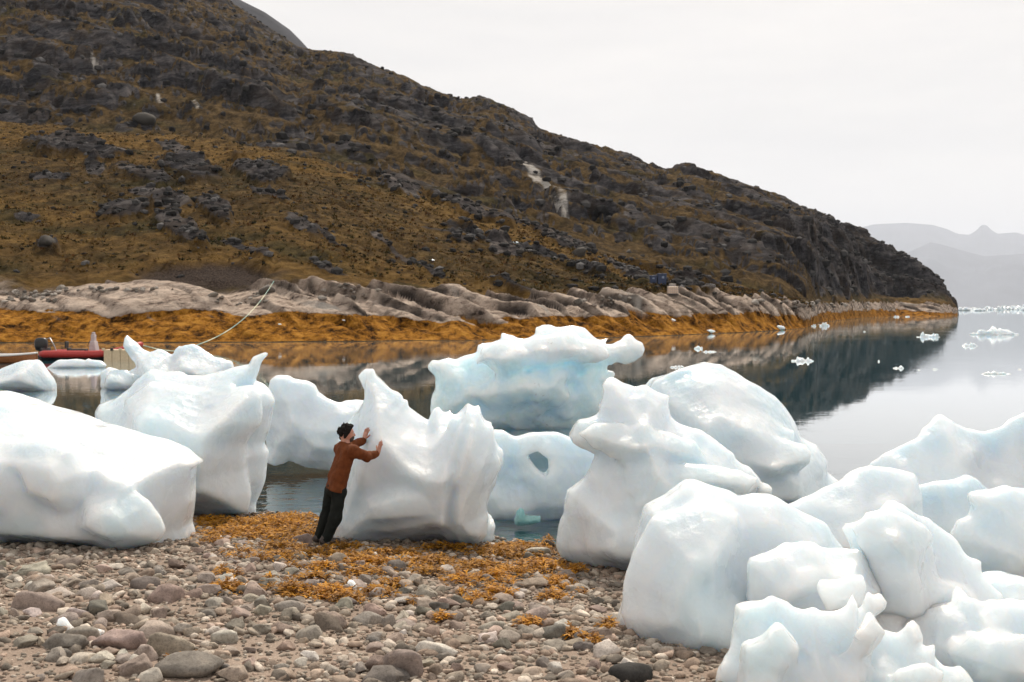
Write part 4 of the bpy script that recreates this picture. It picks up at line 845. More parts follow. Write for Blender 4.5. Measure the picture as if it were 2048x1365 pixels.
# the pebbles between them: too many to count
lib = {1: [stone_shape(1, 400 + k, 0.6, 0.3) for k in range(8)], 2: [stone_shape(2, 420 + k, 0.6, 0.45) for k in range(6)]}
TN = np.array([TINT[k] for k in ('grey', 'dark grey', 'pale grey', 'brown', 'pink', 'grey-brown')]) * np.array([1.04, 1.0, 0.95])
def scatter(n, smin_, smax_, sub, seed, power=1.6, dens=None):
    rg = np.random.default_rng(seed); V, Fc, C = [], [], []; off = 0
    Yp = rg.uniform(7.2, 19.2, n * 3); U = rg.uniform(-0.50, 0.50, n * 3) ; Xp = U * Yp
    keep = (Yp < np.interp(Xp, _SX, _SY) + 0.35) & (rg.random(n * 3) < (Yp / 19.2))
    px = CX + Xp / Yp * F
    if dens is not None: keep &= rg.random(n * 3) < dens(Xp, Yp, px)
    Xp, Yp = Xp[keep][:n], Yp[keep][:n]; Zp = ground_z(Xp, Yp)
    sz = smin_ + (smax_ - smin_) * rg.random(len(Xp)) ** power
    n_ = len(Xp); a = rg.uniform(0, 6.28, n_); tx = rg.uniform(-.25, .25, n_); hz = rg.uniform(0.75, 1.2, n_); em = rg.uniform(0.05, 0.35, n_)
    tc_ = TN[rg.choice(6, n_, p=[.28, .16, .18, .14, .09, .15])] * rg.uniform(0.9, 1.55, (n_, 1)); nl = len(lib[sub])
    for q in range(nl):
        v, f = lib[sub][q]; s_l = slice(q, None, nl); S = sz[s_l][:, None]; ca, sa = np.cos(a[s_l])[:, None], np.sin(a[s_l])[:, None]
        vx = (v[None, :, 0] * ca - v[None, :, 1] * sa) * S; vy = (v[None, :, 0] * sa + v[None, :, 1] * ca) * S; vz = v[None, :, 2] * S * hz[s_l][:, None] + vx * tx[s_l][:, None] + Zp[s_l][:, None] + S * em[s_l][:, None]
        V.append(np.stack([vx + Xp[s_l][:, None], vy + Yp[s_l][:, None], vz], -1).reshape(-1, 3)); m_ = len(S)
        Fc.append((f[None] + (np.arange(m_) * len(v))[:, None, None] + off).reshape(-1, 3)); off += m_ * len(v)
        C.append(np.repeat(tc_[s_l], len(v), 0))
    return np.concatenate(V), np.concatenate(Fc), np.concatenate(C)
gravelly = lambda x, y, px: np.where((y < 10.3 + 0.25 * x) & (px < 620), 0.35, 1.0)
for nm, args, lab in (('pebbles', (7200, 0.025, 0.08, 2, 51, 1.9, gravelly), 'rounded grey and brown pebbles covering the beach'), ('gravel', (27000, 0.008, 0.03, 1, 53, 1.5), 'fine mixed gravel between the pebbles')):
    V, Fc, C = scatter(*args); me = mesh_np(nm, V, Fc); vcol(me, 'tint', C)
    tag(link(nm, me, M_PEB), lab, 'pebbles', kind='stuff')

# ---- seaweed -------------------------------------------------------------------
m_sw = bpy.data.materials.new('rockweed'); m_sw.use_nodes = True; t = m_sw.node_tree; t.nodes.clear()
o = N(t, 'ShaderNodeOutputMaterial'); p = N(t, 'ShaderNodeBsdfPrincipled', Roughness=0.6); p.inputs['Specular IOR Level'].default_value = 0.2; tl = N(t, 'ShaderNodeBsdfTranslucent'); ms = N(t, 'ShaderNodeMixShader', Fac=0.35)
c = N(t, 'ShaderNodeAttribute', attribute_name='tint').outputs['Color']
t.links.new(c, p.inputs['Base Color']); t.links.new(c, tl.inputs['Color']); t.links.new(p.outputs[0], ms.inputs[1]); t.links.new(tl.outputs[0], ms.inputs[2]); t.links.new(ms.outputs[0], o.inputs['Surface'])
CL = []   # px, py, radius px x, radius px y, fronds
for q in [(470, 1052, 70, 9, 1600), (560, 1050, 70, 14, 3000), (500, 1072, 90, 10, 2200), (600, 1075, 40, 12, 1500), (430, 1045, 40, 6, 700), (590, 1037, 55, 4, 500), (620, 1115, 60, 8, 900), (560, 1098, 50, 7, 700), (690, 1118, 55, 7, 800), (740, 1130, 60, 8, 1000), (645, 1140, 30, 5, 400), (730, 1150, 40, 6, 500),
          (660, 1193, 50, 10, 1300), (690, 1205, 30, 6, 500), (585, 1187, 26, 10, 900), (455, 1183, 32, 8, 800), (755, 1190, 30, 7, 500), (860, 1128, 70, 8, 1200), (960, 1140, 70, 9, 1500), (1010, 1112, 70, 9, 1900), (1060, 1110, 50, 9, 1300), (1080, 1135, 50, 10, 1300), (985, 1160, 45, 9, 1000), (1020, 1150, 40, 8, 800), (930, 1165, 40, 7, 600), (1000, 1192, 26, 6, 450),
          (960, 1205, 28, 5, 350), (1120, 1172, 24, 9, 700), (1105, 1200, 26, 7, 400), (1060, 1255, 18, 6, 350), (1145, 1276, 12, 6, 300), (1177, 1288, 18, 6, 350), (1215, 1258, 10, 5, 200), (885, 1243, 16, 4, 200), (790, 1175, 26, 5, 300), (900, 1100, 60, 5, 700), (1040, 1098, 60, 5, 1200), (375, 1338, 30, 5, 260), (360, 1332, 14, 4, 120), (545, 1120, 50, 7, 500), (860, 1150, 40, 6, 450),
          (690, 1100, 50, 6, 700), (780, 1112, 60, 6, 800), (85, 1215, 12, 3, 60), (1095, 1086, 12, 8, 400), (640, 1160, 26, 5, 250), (1150, 1145, 22, 8, 350), (420, 1085, 30, 5, 260), (490, 1110, 30, 5, 200)]: CL.append(q)
rg = np.random.default_rng(71)
for _ in range(45):
    px = rg.uniform(420, 1200); py = rg.uniform(1100, 1215); CL.append((px, py, rg.uniform(6, 18), rg.uniform(2, 5), int(rg.uniform(30, 150))))
V, Fc, C = [], [], []; off = 0
for (px, py, rx, ry, n) in CL:
    n = int(n * (0.85 if py < 1080 else 0.48))
    u = rg.normal(size=(n, 2)) * 0.5; base_t = rg.uniform(0.75, 1.2)
    step = np.array([on_ground(px, py), on_ground(px + 10, py), on_ground(px, py + 4)])
    ex = (step[1] - step[0]) / 10; ey = (step[2] - step[0]) / 4
    P = step[0] + u[:, :1] * rx * ex + u[:, 1:] * ry * ey
    P[:, 2] = ground_z(P[:, 0], P[:, 1])
    hump = np.exp(-(u ** 2).sum(1) * 1.6) * min(0.10, 0.028 + 0.004 * ry); 
    lay = rg.random(n) * 0.04 + hump * rg.random(n) + 0.012
    a = rg.uniform(0, 6.28, n); Lf = rg.uniform(0.03, 0.085, n); wd_ = Lf * rg.uniform(0.16, 0.3, n); up = rg.uniform(-0.1, 0.75, n)
    d = np.stack([np.cos(a), np.sin(a), np.zeros(n)], -1); s = np.stack([-np.sin(a), np.cos(a), rg.uniform(-.5, .5, n)], -1)
    b0 = P + np.array([0, 0, 1]) * lay[:, None]; b1 = b0 + d * (Lf * 0.55)[:, None] + np.array([0, 0, 1]) * (Lf * up * 0.55)[:, None]; b2 = b1 + d * (Lf * 0.5)[:, None] + np.array([0, 0, 1]) * (Lf * (up - 0.5) * 0.5)[:, None]
    sw = s * wd_[:, None]
    # forked frond: stem and two lobes
    v = np.stack([b0 - sw * .25, b0 + sw * .25, b1 + sw * .55, b1 - sw * .55, b2 + sw * 1.5, b1 + sw * 0.05 + d * (Lf * .2)[:, None], b2 - sw * 1.5, b2 + sw * 0.75 + d * 0.01, b2 - sw * 0.75 + d * 0.01], 1)
    q = np.array([[0, 1, 2, 3], [3, 2, 5, 5], [2, 4, 7, 5], [3, 5, 8, 6]])
    tri = np.array([[0, 1, 2], [0, 2, 3], [3, 2, 5], [2, 4, 7], [2, 7, 5], [3, 5, 8], [3, 8, 6]])
    V.append(v.reshape(-1, 3)); Fc.append((tri[None] + (np.arange(n) * 9)[:, None, None] + off).reshape(-1, 3)); off += n * 9
    mixv = rg.random(n)[:, None] ** 1.1
    col = (np.array([[0.62, 0.29, 0.02]]) * (1 - mixv) + np.array([[0.12, 0.045, 0.006]]) * mixv) * base_t * rg.uniform(0.8, 1.2, (n, 1))
    C.append(np.repeat(col, 9, 0))
me = mesh_np('seaweed', np.concatenate(V), np.concatenate(Fc), False); vcol(me, 'tint', np.concatenate(C))
tag(link('seaweed', me, m_sw), 'orange rockweed strewn over the stones at the tide line', 'seaweed', kind='stuff')
# ================================================================== THE MAN
def cap(p, a, b, r1, r2):
    a = np.asarray(a, float); b = np.asarray(b, float); ab = b - a; t = np.clip(((p - a) @ ab) / max(ab @ ab, 1e-12), 0, 1)
    return np.linalg.norm(p - a - t[:, None] * ab, axis=1) - (r1 + (r2 - r1) * t)
def ell(p, c, axes, rad):
    q = (p - c) @ np.array(axes).T; k = np.linalg.norm(q / rad, axis=1); return (k - 1) * min(rad)
def sdf_mesh(fn, pts, res, pad=0.05, it=1):
    pts = np.array(pts); lo = pts.min(0) - pad; hi = pts.max(0) + pad; n = np.ceil((hi - lo) / res).astype(int) + 1
    g = np.stack(np.meshgrid(*[lo[k] + np.arange(n[k]) * res for k in range(3)], indexing='ij'), -1).reshape(-1, 3)
    f = fn(g).reshape(n)
    for ax in range(3):
        sl = [slice(None)] * 3
        for e in (0, -1): sl[ax] = e; f[tuple(sl)] = np.maximum(f[tuple(sl)], 0.01)
    P, Q = surface_nets(f, lo, res); return lapl(P, Q, it, 0.4), Q
foot = on_ground(645, 1091); MY = foot[1]
fwd = np.array([0.86, 0.51, 0]); lat = np.array([0.51, -0.86, 0]); UPV = np.array([0, 0, 1.0])
def J(px, py, dy=0.0): return at(px, py, MY + dy)
npl = np.array([-0.82, -0.50, 0.27]); npl /= np.linalg.norm(npl)
def press(p, off): return p - npl * ((p - gp) @ npl) + npl * off
sh_c = J(690, 899); sh_n = J(705, 902, -0.15); sh_f = J(680, 897, 0.15)
el_n = J(734, 914, -0.03); wr_n = press(J(755, 909, 0.1), 0.055); el_f = J(703, 893, 0.36); wr_f = press(J(719, 879, 0.5), 0.06)
hip = J(670, 978); hip_n = J(679, 983, -0.07); hip_f = J(662, 981, 0.07)
kn_n = J(670, 1036, -0.10); kn_f = J(653, 1032, 0.09); an_n = J(651, 1079, -0.12); an_f = J(637, 1077, 0.10)
hf = np.array([0.95, 0.31, 0]); hl = np.array([0.31, -0.95, 0]); hc = J(693, 866, 0.05); nb_ = J(689, 889, 0.02)
HA = [hf, hl, UPV]
def sd_head(p):
    d = ell(p, hc, HA, np.array([0.096, 0.075, 0.105])); 
    d = smin(d, ell(p, hc + hf * 0.030 - UPV * 0.062, HA, np.array([0.066, 0.056, 0.062])), 0.03)
    d = smin(d, cap(p, nb_ - UPV * 0.03, hc - UPV * 0.05 - hf * 0.015, 0.060, 0.055), 0.03)
    d = smin(d, cap(p, hc + hf * 0.092 - UPV * 0.005, hc + hf * 0.112 - UPV * 0.036, 0.010, 0.014), 0.012)     # nose
    d = smin(d, cap(p, hc + hf * 0.086 + UPV * 0.012 + hl * 0.03, hc + hf * 0.086 + UPV * 0.012 - hl * 0.03, 0.011, 0.011), 0.012)   # brow
    for s in (1, -1):
        d = smin(d, ell(p, hc + hl * s * 0.077 - hf * 0.008 - UPV * 0.012, HA, np.array([0.020, 0.009, 0.032])), 0.008)              # ears
        d = smax(d, -(np.linalg.norm(p - (hc + hf * 0.096 + hl * s * 0.031 - UPV * 0.006), axis=1) - 0.013), 0.01)                     # eye sockets
    d = smin(d, cap(p, hc + hf * 0.088 - UPV * 0.066 + hl * 0.02, hc + hf * 0.088 - UPV * 0.066 - hl * 0.02, 0.008, 0.008), 0.008)   # lips
    return d
def hand(wrist, u, s, n, curl):
    """capsules of a hand: u along the fingers, s towards the thumb, n into the palm's contact"""
    u = u / np.linalg.norm(u); s = s - u * (s @ u); s /= np.linalg.norm(s); L_ = []
    k = [wrist + u * (0.098 - 0.006 * abs(i - 1.2)) + s * (0.033 - 0.022 * i) for i in range(4)]
    for i in range(4): L_.append((wrist + s * (0.018 - 0.012 * i) + u * 0.005, k[i], 0.020, 0.0135))
    for i in range(4):
        ln = (0.072, 0.082, 0.076, 0.058)[i]; sp = s * (0.30 - 0.20 * i)
        d0 = u + sp + n * 0.06; d0 /= np.linalg.norm(d0); d1 = d0 + n * curl; d1 /= np.linalg.norm(d1); d2 = d1 + n * curl; d2 /= np.linalg.norm(d2)
        a = k[i]; b = a + d0 * ln * .45; c = b + d1 * ln * .32; e = c + d2 * ln * .25
        L_ += [(a, b, 0.0100, 0.0092), (b, c, 0.0092, 0.0086), (c, e, 0.0086, 0.0074)]
    a = wrist + u * 0.028 + s * 0.028; b = a + (s * 0.85 + u * 0.5) * 0.042; c = b + (s * 0.72 + u * 0.7) * 0.034; e = c + (s * 0.6 + u * 0.8) * 0.026
    L_ += [(a, b, 0.016, 0.0125), (b, c, 0.0120, 0.0105), (c, e, 0.0105, 0.0085)]
    return L_
def sd_caps(L_, k): 
    def fn(p):
        d = None
        for a, b, r1, r2 in L_:
            q = cap(p, a, b, r1, r2); d = q if d is None else smin(d, q, k)
        return d
    return fn
hn = hand(wr_n + npl * -0.02 + UPV * 0.012, UPV * 1.0 + np.array([0.25, 0.1, 0]), -lat, -npl, 0.10)
hfw = hand(wr_f + UPV * 0.012, UPV * 1.0 + np.array([0.30, 0.05, 0]), lat + fwd * 0.2, -npl, 0.08)
def sd_body(p):
    d = cap(p, hip, sh_c - UPV * 0.05, 0.075, 0.075)
    for a, b, c in ((sh_n, el_n, wr_n), (sh_f, el_f, wr_f)):
        d = smin(d, smin(cap(p, a, b, 0.052, 0.040), cap(p, b, c, 0.040, 0.028), 0.02), 0.03)
    for a, b, c in ((hip_n, kn_n, an_n), (hip_f, kn_f, an_f)):
        d = smin(d, smin(cap(p, a, b, 0.075, 0.052), cap(p, b, c, 0.050, 0.036), 0.02), 0.03)
    return smin(d, cap(p, sh_c, hc - UPV * 0.05, 0.06, 0.052), 0.03)
PV, PQ, po = [], [], 0
for (P, Q) in (sdf_mesh(sd_body, [hip, sh_c, an_n, an_f, wr_n, wr_f, hc], 0.017, 0.15), sdf_mesh(sd_head, [hc - 0.14, hc + 0.14, nb_], 0.0065, 0.05),
               sdf_mesh(sd_caps(hn, 0.008), [q[0] for q in hn] + [q[1] for q in hn], 0.0042, 0.03), sdf_mesh(sd_caps(hfw, 0.008), [q[0] for q in hfw] + [q[1] for q in hfw], 0.0042, 0.03)):
    PV.append(P); PQ.append(Q + po); po += len(P)
m_skin, t, p, o = newmat('skin'); t.links.new(ramp(t, noise(t, 30, 3, 0.5, geo_pos(t)), [(0.3, (0.42, 0.19, 0.13)), (0.7, (0.52, 0.26, 0.18))]), p.inputs['Base Color']); p.inputs['Roughness'].default_value = 0.5
p.inputs['Subsurface Weight'].default_value = 0.3; p.inputs['Subsurface Radius'].default_value = (1, 0.3, 0.15); p.inputs['Subsurface Scale'].default_value = 0.01
V = np.concatenate(PV); base = np.array([foot[0], foot[1], foot[2]])
man = link('person', mesh_np('person', V - base, np.concatenate(PQ)), m_skin, None, base)
tag(man, 'man in a rust-brown sweater and dark trousers leaning with both hands against ice', 'person')
def wear(name, fn, pts, res, pad, mat, label=None, it=1):
    P, Q = sdf_mesh(fn, pts, res, pad, it); ob = link(name, mesh_np(name, P - base, Q), mat, man)
    if label: ob['label'] = label
    return ob
def fabric(name, col, scale, b):
    m, t, p, o = newmat(name); v = geo_pos(t)
    t.links.new(ramp(t, noise(t, 14, 4, 0.6, v), [(0.3, tuple(c * .75 for c in col)), (0.7, tuple(c * 1.2 for c in col))]), p.inputs['Base Color'])
    p.inputs['Roughness'].default_value = 0.9; p.inputs['Specular IOR Level'].default_value = 0.2
    w = N(t, 'ShaderNodeTexWave', Scale=scale, Distortion=2.0); t.links.new(v, w.inputs['Vector'])
    t.links.new(bump(t, w.outputs['Fac'], 0.25, 0.004, bump(t, noise(t, 11, 3, 0.5, v), b, 0.03)), p.inputs['Normal']); return m
M_SW = fabric('rust_knit', (0.145, 0.043, 0.014), 90, 0.5); M_TR = fabric('dark_cotton', (0.012, 0.0145, 0.013), 140, 0.6)
fold = lambda p, s, a: a * fbm(p[:, 0] * s, p[:, 1] * s, p[:, 2] * s * 0.6, 3, 6)
hemn = hip - sh_c; hemn = hemn / np.linalg.norm(hemn); hemp = J(670, 980)
ch = J(687, 918); wa = J(676, 955)
def sd_sweater(p):
    d = None
    for s in (-1, 0, 1):
        q = cap(p, sh_c + lat * s * 0.11 - UPV * (0.05 + 0.015 * abs(s)), wa + lat * s * 0.075, 0.092, 0.098); q = smin(q, cap(p, wa + lat * s * 0.075, hip + hemn * 0.06 + lat * s * 0.085, 0.100, 0.122), 0.03)
        d = q if d is None else smin(d, q, 0.06)
    d = smin(d, cap(p, sh_n - lat * 0.02, sh_f + lat * 0.02, 0.072, 0.072), 0.06)
    d = smin(d, cap(p, sh_c, nb_ + UPV * 0.0, 0.085, 0.068), 0.05)                                     # collar
    for a, b, c in ((sh_n, el_n, wr_n), (sh_f, el_f, wr_f)):
        e = c - (c - b) / np.linalg.norm(c - b) * 0.012
        arm = smin(cap(p, a, b, 0.079, 0.064), cap(p, b, e, 0.064, 0.047), 0.03)
        d = smin(d, arm, 0.045)
    d = d + fold(p, 9, 0.026) + fold(p, 22, 0.010)
    d = smax(d, (p - hemp) @ hemn, 0.012)
    ax_ = (hc - nb_) / np.linalg.norm(hc - nb_)
    q0 = p - nb_; al = q0 @ ax_; rad = np.linalg.norm(q0 - al[:, None] * ax_, axis=1)
    return smax(d, np.minimum(al - 0.030, 0.10 - rad), 0.01)
wear('sweater', sd_sweater, [hip, sh_c, sh_n, sh_f, wr_n, wr_f, nb_, hemp + hemn * .02], 0.0095, 0.13, M_SW)
def sd_trousers(p):
    d = cap(p, hip_n - UPV * 0.0, hip_f - UPV * 0.0, 0.084, 0.084); d = smin(d, cap(p, hip, hip + UPV * 0.08, 0.10, 0.10), 0.04)
    for a, b, c in ((hip_n, kn_n, an_n), (hip_f, kn_f, an_f)):
        d = smin(d, smin(cap(p, a, b, 0.088, 0.084), cap(p, b, c - UPV * 0.01, 0.082, 0.066), 0.05), 0.035)
    d = d + fold(p, 10, 0.018) + fold(p, 24, 0.006)
    return smax(smax(d, p[:, 2] - (hemp[2] + 0.08), 0.01), (an_n[2] - 0.035) - p[:, 2], 0.012)
wear('trousers', sd_trousers, [hip, hip_n, hip_f, an_n, an_f], 0.010, 0.14, M_TR)
M_SH = plain('worn_leather', (0.05, 0.037, 0.032), 0.6, 0.4, 60)
for an in (an_n, an_f):
    gz_ = float(ground_z(np.array([an[0] + 0.08]), np.array([an[1]]))[0]) + 0.035
    hl_ = np.array([an[0] - 0.03, an[1] - 0.01, gz_ + 0.045]); td = np.array([0.90, 0.42, 0])
    tp_ = hl_ + td * 0.20; tp_[2] = gz_ + 0.035
    def sd_shoe(p, a=an, h=hl_, q=tp_, g=gz_):
        d = smin(cap(p, h, q, 0.047, 0.040), cap(p, h + td * 0.01, a + UPV * 0.02, 0.052, 0.056), 0.04)
        return smax(d, g - p[:, 2], 0.006)
    sh = wear('shoe', sd_shoe, [hl_, tp_, an], 0.007, 0.08, M_SH)
M_HAIR = fabric('black_hair', (0.012, 0.010, 0.009), 160, 1.0); M_BEARD = fabric('greying_beard', (0.06, 0.05, 0.045), 160, 0.8)
def sd_hair(p):
    d = ell(p, hc + UPV * 0.008 - hf * 0.006, HA, np.array([0.112, 0.092, 0.118])) + fold(p, 45, 0.030)
    d = smin(d, ell(p, hc + hf * 0.05 + UPV * 0.088, HA, np.array([0.055, 0.06, 0.032])) + fold(p, 40, 0.012), 0.02)
    cut = (p - (hc + hf * 0.042 + UPV * 0.02)) @ (hf * 0.80 - UPV * 0.60)
    cut2 = (p - (hc - UPV * 0.085)) @ (-UPV * 0.9 + hf * 0.43)
    return smax(smax(d, cut, 0.012), cut2, 0.012)
wear('hair', sd_hair, [hc - 0.13, hc + 0.13], 0.0065, 0.03, M_HAIR)
def sd_beard(p):
    d = ell(p, hc + hf * 0.034 - UPV * 0.066, HA, np.array([0.072, 0.062, 0.066])) + fold(p, 50, 0.008)
    d = smax(d, (p - (hc - UPV * 0.050)) @ (UPV * 0.9 - hf * 0.15), 0.01)
    return smax(d, (p - (hc + hf * 0.0)) @ (-hf), 0.01)
wear('beard', sd_beard, [hc - 0.1, hc + 0.1], 0.0065, 0.06, M_BEARD)
M_EYE = plain('eye', (0.5, 0.48, 0.46), 0.2)
for s in (1, -1):
    c = hc + hf * 0.083 + hl * s * 0.031 - UPV * 0.006; v, f = ico(2); link('eye', mesh_np('eye', v * 0.012 + c - base, f), M_EYE, man)
# ================================================================== BOATS, ROPE, BINS, FAR BOULDERS
def bm_obj(name, bm, mat, parent=None, loc=None, smooth=False):
    m = bpy.data.meshes.new(name); bm.normal_update(); bm.to_mesh(m); bm.free()
    if smooth: m.polygons.foreach_set('use_smooth', np.full(len(m.polygons), True))
    return link(name, m, mat, parent, loc)
def box(bm, c, s, bev=0.0, rot=None):
    r_ = bmesh.ops.create_cube(bm, size=1.0); vs_ = r_['verts']
    bmesh.ops.scale(bm, vec=s, verts=vs_)
    if bev: 
        es = list({e for v in vs_ for e in v.link_edges}); q = bmesh.ops.bevel(bm, geom=es, offset=bev, segments=2, affect='EDGES', profile=0.6); vs_ = list({v for f in q['faces'] for v in f.verts} | {v for v in vs_ if v.is_valid})
    if rot is not None: bmesh.ops.rotate(bm, cent=(0, 0, 0), matrix=rot, verts=vs_)
    bmesh.ops.translate(bm, vec=c, verts=vs_); return vs_
def tube(bm, pts, rad, seg=10, caps=True):
    pts = [Vector(q) for q in pts]; rings = []
    for i, q in enumerate(pts):
        d = (pts[min(i + 1, len(pts) - 1)] - pts[max(i - 1, 0)]).normalized()
        a = d.cross(Vector((0, 0, 1))); a = a.normalized() if a.length > 1e-3 else Vector((1, 0, 0)); b = d.cross(a).normalized()
        r_ = rad[i] if isinstance(rad, (list, tuple)) else rad
        rings.append([bm.verts.new(q + (a * math.cos(k / seg * 6.2832) + b * math.sin(k / seg * 6.2832)) * r_) for k in range(seg)])
    for r0, r1 in zip(rings, rings[1:]):
        for k in range(seg): bm.faces.new((r0[k], r0[(k + 1) % seg], r1[(k + 1) % seg], r1[k]))
    if caps: bm.faces.new(rings[0]); bm.faces.new(rings[-1][::-1])
    bmesh.ops.recalc_face_normals(bm, faces=bm.faces)
def loft(bm, secs, close=False):
    rows = [[bm.verts.new(q) for q in s] for s in secs]
    for a, b in zip(rows, rows[1:]):
        for k in range(len(a) - 1): bm.faces.new((a[k], a[k + 1], b[k + 1], b[k]))
    return rows
RED = plain('red_tube', (0.42, 0.035, 0.03), 0.45, var=.15); BLK = plain('black_plastic', (0.012, 0.012, 0.013), 0.4); GRYM = plain('brushed_alloy', (0.45, 0.45, 0.46), 0.35, metal=0.8); DKH = plain('dark_hull', (0.03, 0.03, 0.033), 0.5)
CREAM = plain('cream_plastic', (0.62, 0.50, 0.33), 0.55, var=.12); WHT = plain('white_gelcoat', (0.75, 0.74, 0.72), 0.35, var=.06); ORG = plain('varnished_wood', (0.33, 0.13, 0.045), 0.4, var=.25, bscale=60); GRYP = plain('grey_console', (0.42, 0.36, 0.36), 0.5)
# red rigid inflatable: stern left, bow right
BY = 74.0; b0 = at(92, 722, BY); K_ = BY / F
boat = empty('inflatable_boat', (b0[0], BY, 0.0)); tag(boat, 'red inflatable boat with black outboard motor moored in the cove', 'boat')
Lb = 190 * K_
def sheer(u): return 0.42 + 0.62 * max(0, u - 0.55) ** 2 / 0.2025
def half(u): return 0.95 * (1 - max(0, (u - 0.62) / 0.38) ** 2.2) ** 0.5 if u < 1 else 0.02
for s in (-1, 1):
    bm = bmesh.new(); tube(bm, [(Lb * u, s * half(u), sheer(u)) for u in np.linspace(0, 0.999, 26)], [0.16] + [0.23] * 21 + [0.22, 0.2, 0.18, 0.16], 14); bm_obj('side_tube', bm, RED, boat, smooth=True)
bm = bmesh.new(); secs = []
for u in np.linspace(0.0, 0.97, 14):
    h = half(u) * 0.95; k = -0.18 + 0.5 * max(0, u - 0.7) ** 2 / 0.09
    secs.append([(Lb * u, -h, sheer(u) - 0.12), (Lb * u, -h * 0.6, k + 0.1), (Lb * u, 0, k), (Lb * u, h * 0.6, k + 0.1), (Lb * u, h, sheer(u) - 0.12)])
loft(bm, secs); bm_obj('hull', bm, DKH, boat, smooth=True)
bm = bmesh.new(); box(bm, (Lb * 0.45, 0, 0.3), (Lb * 0.86, 1.2, 0.05), 0.01); bm_obj('deck', bm, GRYP, boat)
bm = bmesh.new(); box(bm, (-0.02, 0, 0.5), (0.10, 1.5, 0.6), 0.02); bm_obj('transom', bm, DKH, boat)
mot = empty('outboard_motor', (-0.30, 0, 0.25)); mot.parent = boat; mot.scale = (1.25, 1.2, 1.15)
bm = bmesh.new()
loft_pts = []
for z, a, b in ((0.30, 0.16, 0.13), (0.36, 0.26, 0.19), (0.6, 0.33, 0.22), (0.85, 0.32, 0.22), (0.98, 0.27, 0.19), (1.04, 0.15, 0.1), (1.05, 0.01, 0.01)):
    loft_pts.append([(a * math.copysign(abs(math.cos(q)) ** 0.6, math.cos(q)), b * math.copysign(abs(math.sin(q)) ** 0.6, math.sin(q)), z) for q in np.linspace(0, 2 * math.pi, 17)])
loft(bm, loft_pts); bmesh.ops.remove_doubles(bm, verts=bm.verts, dist=1e-4); bmesh.ops.recalc_face_normals(bm, faces=bm.faces); bm_obj('cowling', bm, BLK, mot, smooth=True)
bm = bmesh.new(); box(bm, (0, 0, -0.15), (0.22, 0.14, 0.95), 0.04); box(bm, (-0.02, 0, -0.55), (0.36, 0.30, 0.03), 0.01); bm_obj('drive_leg', bm, BLK, mot)
bm = bmesh.new(); tube(bm, [(-0.1, 0.35, 0.3), (-0.12, 0.35, 1.35), (0.12, 0.35, 1.42), (0.42, 0.35, 0.9), (0.62, 0.35, 0.35)], 0.035, 8); bm_obj('roll_bar', bm, GRYM, boat, smooth=True)
bm = bmesh.new(); box(bm, (1.55, -0.1, 0.55), (0.12, 0.5, 0.5), 0.03); box(bm, (1.40, -0.1, 1.0), (0.10, 0.5, 0.42), 0.04); bm_obj('seat_back', bm, BLK, boat)
bm = bmesh.new(); box(bm, (2.1, -0.1, 0.62), (1.25, 0.5, 0.22), 0.06); bm_obj('seat', bm, BLK, boat)
con = empty('console', (3.1, -0.1, 0.3)); con.parent = boat
bm = bmesh.new(); box(bm, (0.1, 0, 0.45), (0.55, 0.7, 0.95), 0.06); v_ = [q for q in bm.verts if q.co.z > 0.6]; bmesh.ops.scale(bm, vec=(0.55, 0.9, 1), verts=v_); bm_obj('pod', bm, GRYP, con)
bm = bmesh.new(); tube(bm, [(-0.22 + 0.20 * math.sin(a) * 0.35, 0.2 * math.cos(a), 0.75 + 0.2 * math.sin(a)) for a in np.linspace(0, 6.2832, 18)], 0.02, 6, False); bm_obj('steering_wheel', bm, BLK, con, smooth=True)
bm = bmesh.new(); box(bm, (0.05, 0, 1.12), (0.25, 0.45, 0.5), 0.08); box(bm, (0.05, 0, 1.42), (0.18, 0.25, 0.2), 0.06); bm_obj('covered_instrument', bm, GRYP, con)
# cream pontoon in front of the bow
PY = 72.0; p0 = at(210, 722, PY); cw = 0.53
dock = empty('floating_pontoon', (p0[0], PY, -0.1)); tag(dock, 'cream plastic pontoon of cubes with lugs beside the red boat', 'pontoon')
for iy in range(2):
    for ix in range(4):
        bm = bmesh.new(); box(bm, (cw * (ix + 0.5), cw * iy, 0.42), (cw * 0.985, cw * 0.985, 0.86), 0.05); bm_obj('cube', bm, CREAM, dock)
for ix in range(5):
    bm = bmesh.new(); tube(bm, [(cw * ix, -cw * 0.5, 0.80), (cw * ix, -cw * 0.5, 0.95)], 0.10, 10); bm_obj('lug', bm, BLK if ix % 2 else CREAM, dock)
bm = bmesh.new(); box(bm, (cw * 2, -0.02, 0.02), (cw * 4.2, cw * 1.2, 0.10), 0.02); bm_obj('base_rail', bm, DKH, dock)
# wooden skiff at the left edge
SY = 70.0; s0 = at(-75, 722, SY); KS = SY / F
sk = empty('skiff', (s0[0], SY, 0)); tag(sk, 'wooden skiff with white gunwale at the left edge of the cove', 'boat')
LS = 150 * KS
def sec(u, e=0.0): 
    h = 0.85 * (1 - abs(2 * u - 0.9) ** 2.4 / (1.15)) + 0.02; z = 0.48 + 0.14 * (2 * u - 1) ** 2
    return [(LS * u, -h - e, z + e), (LS * u, -h * 0.86, 0.12), (LS * u, 0, -0.15), (LS * u, h * 0.86, 0.12), (LS * u, h + e, z + e)]
bm = bmesh.new(); loft(bm, [sec(u) for u in np.linspace(0, 1, 20)]); bm_obj('hull', bm, ORG, sk, smooth=True)
for s in (0, 4):
    bm = bmesh.new(); tube(bm, [sec(u, 0.01)[s] for u in np.linspace(0, 1, 20)], 0.06, 8); bm_obj('gunwale', bm, WHT, sk, smooth=True)
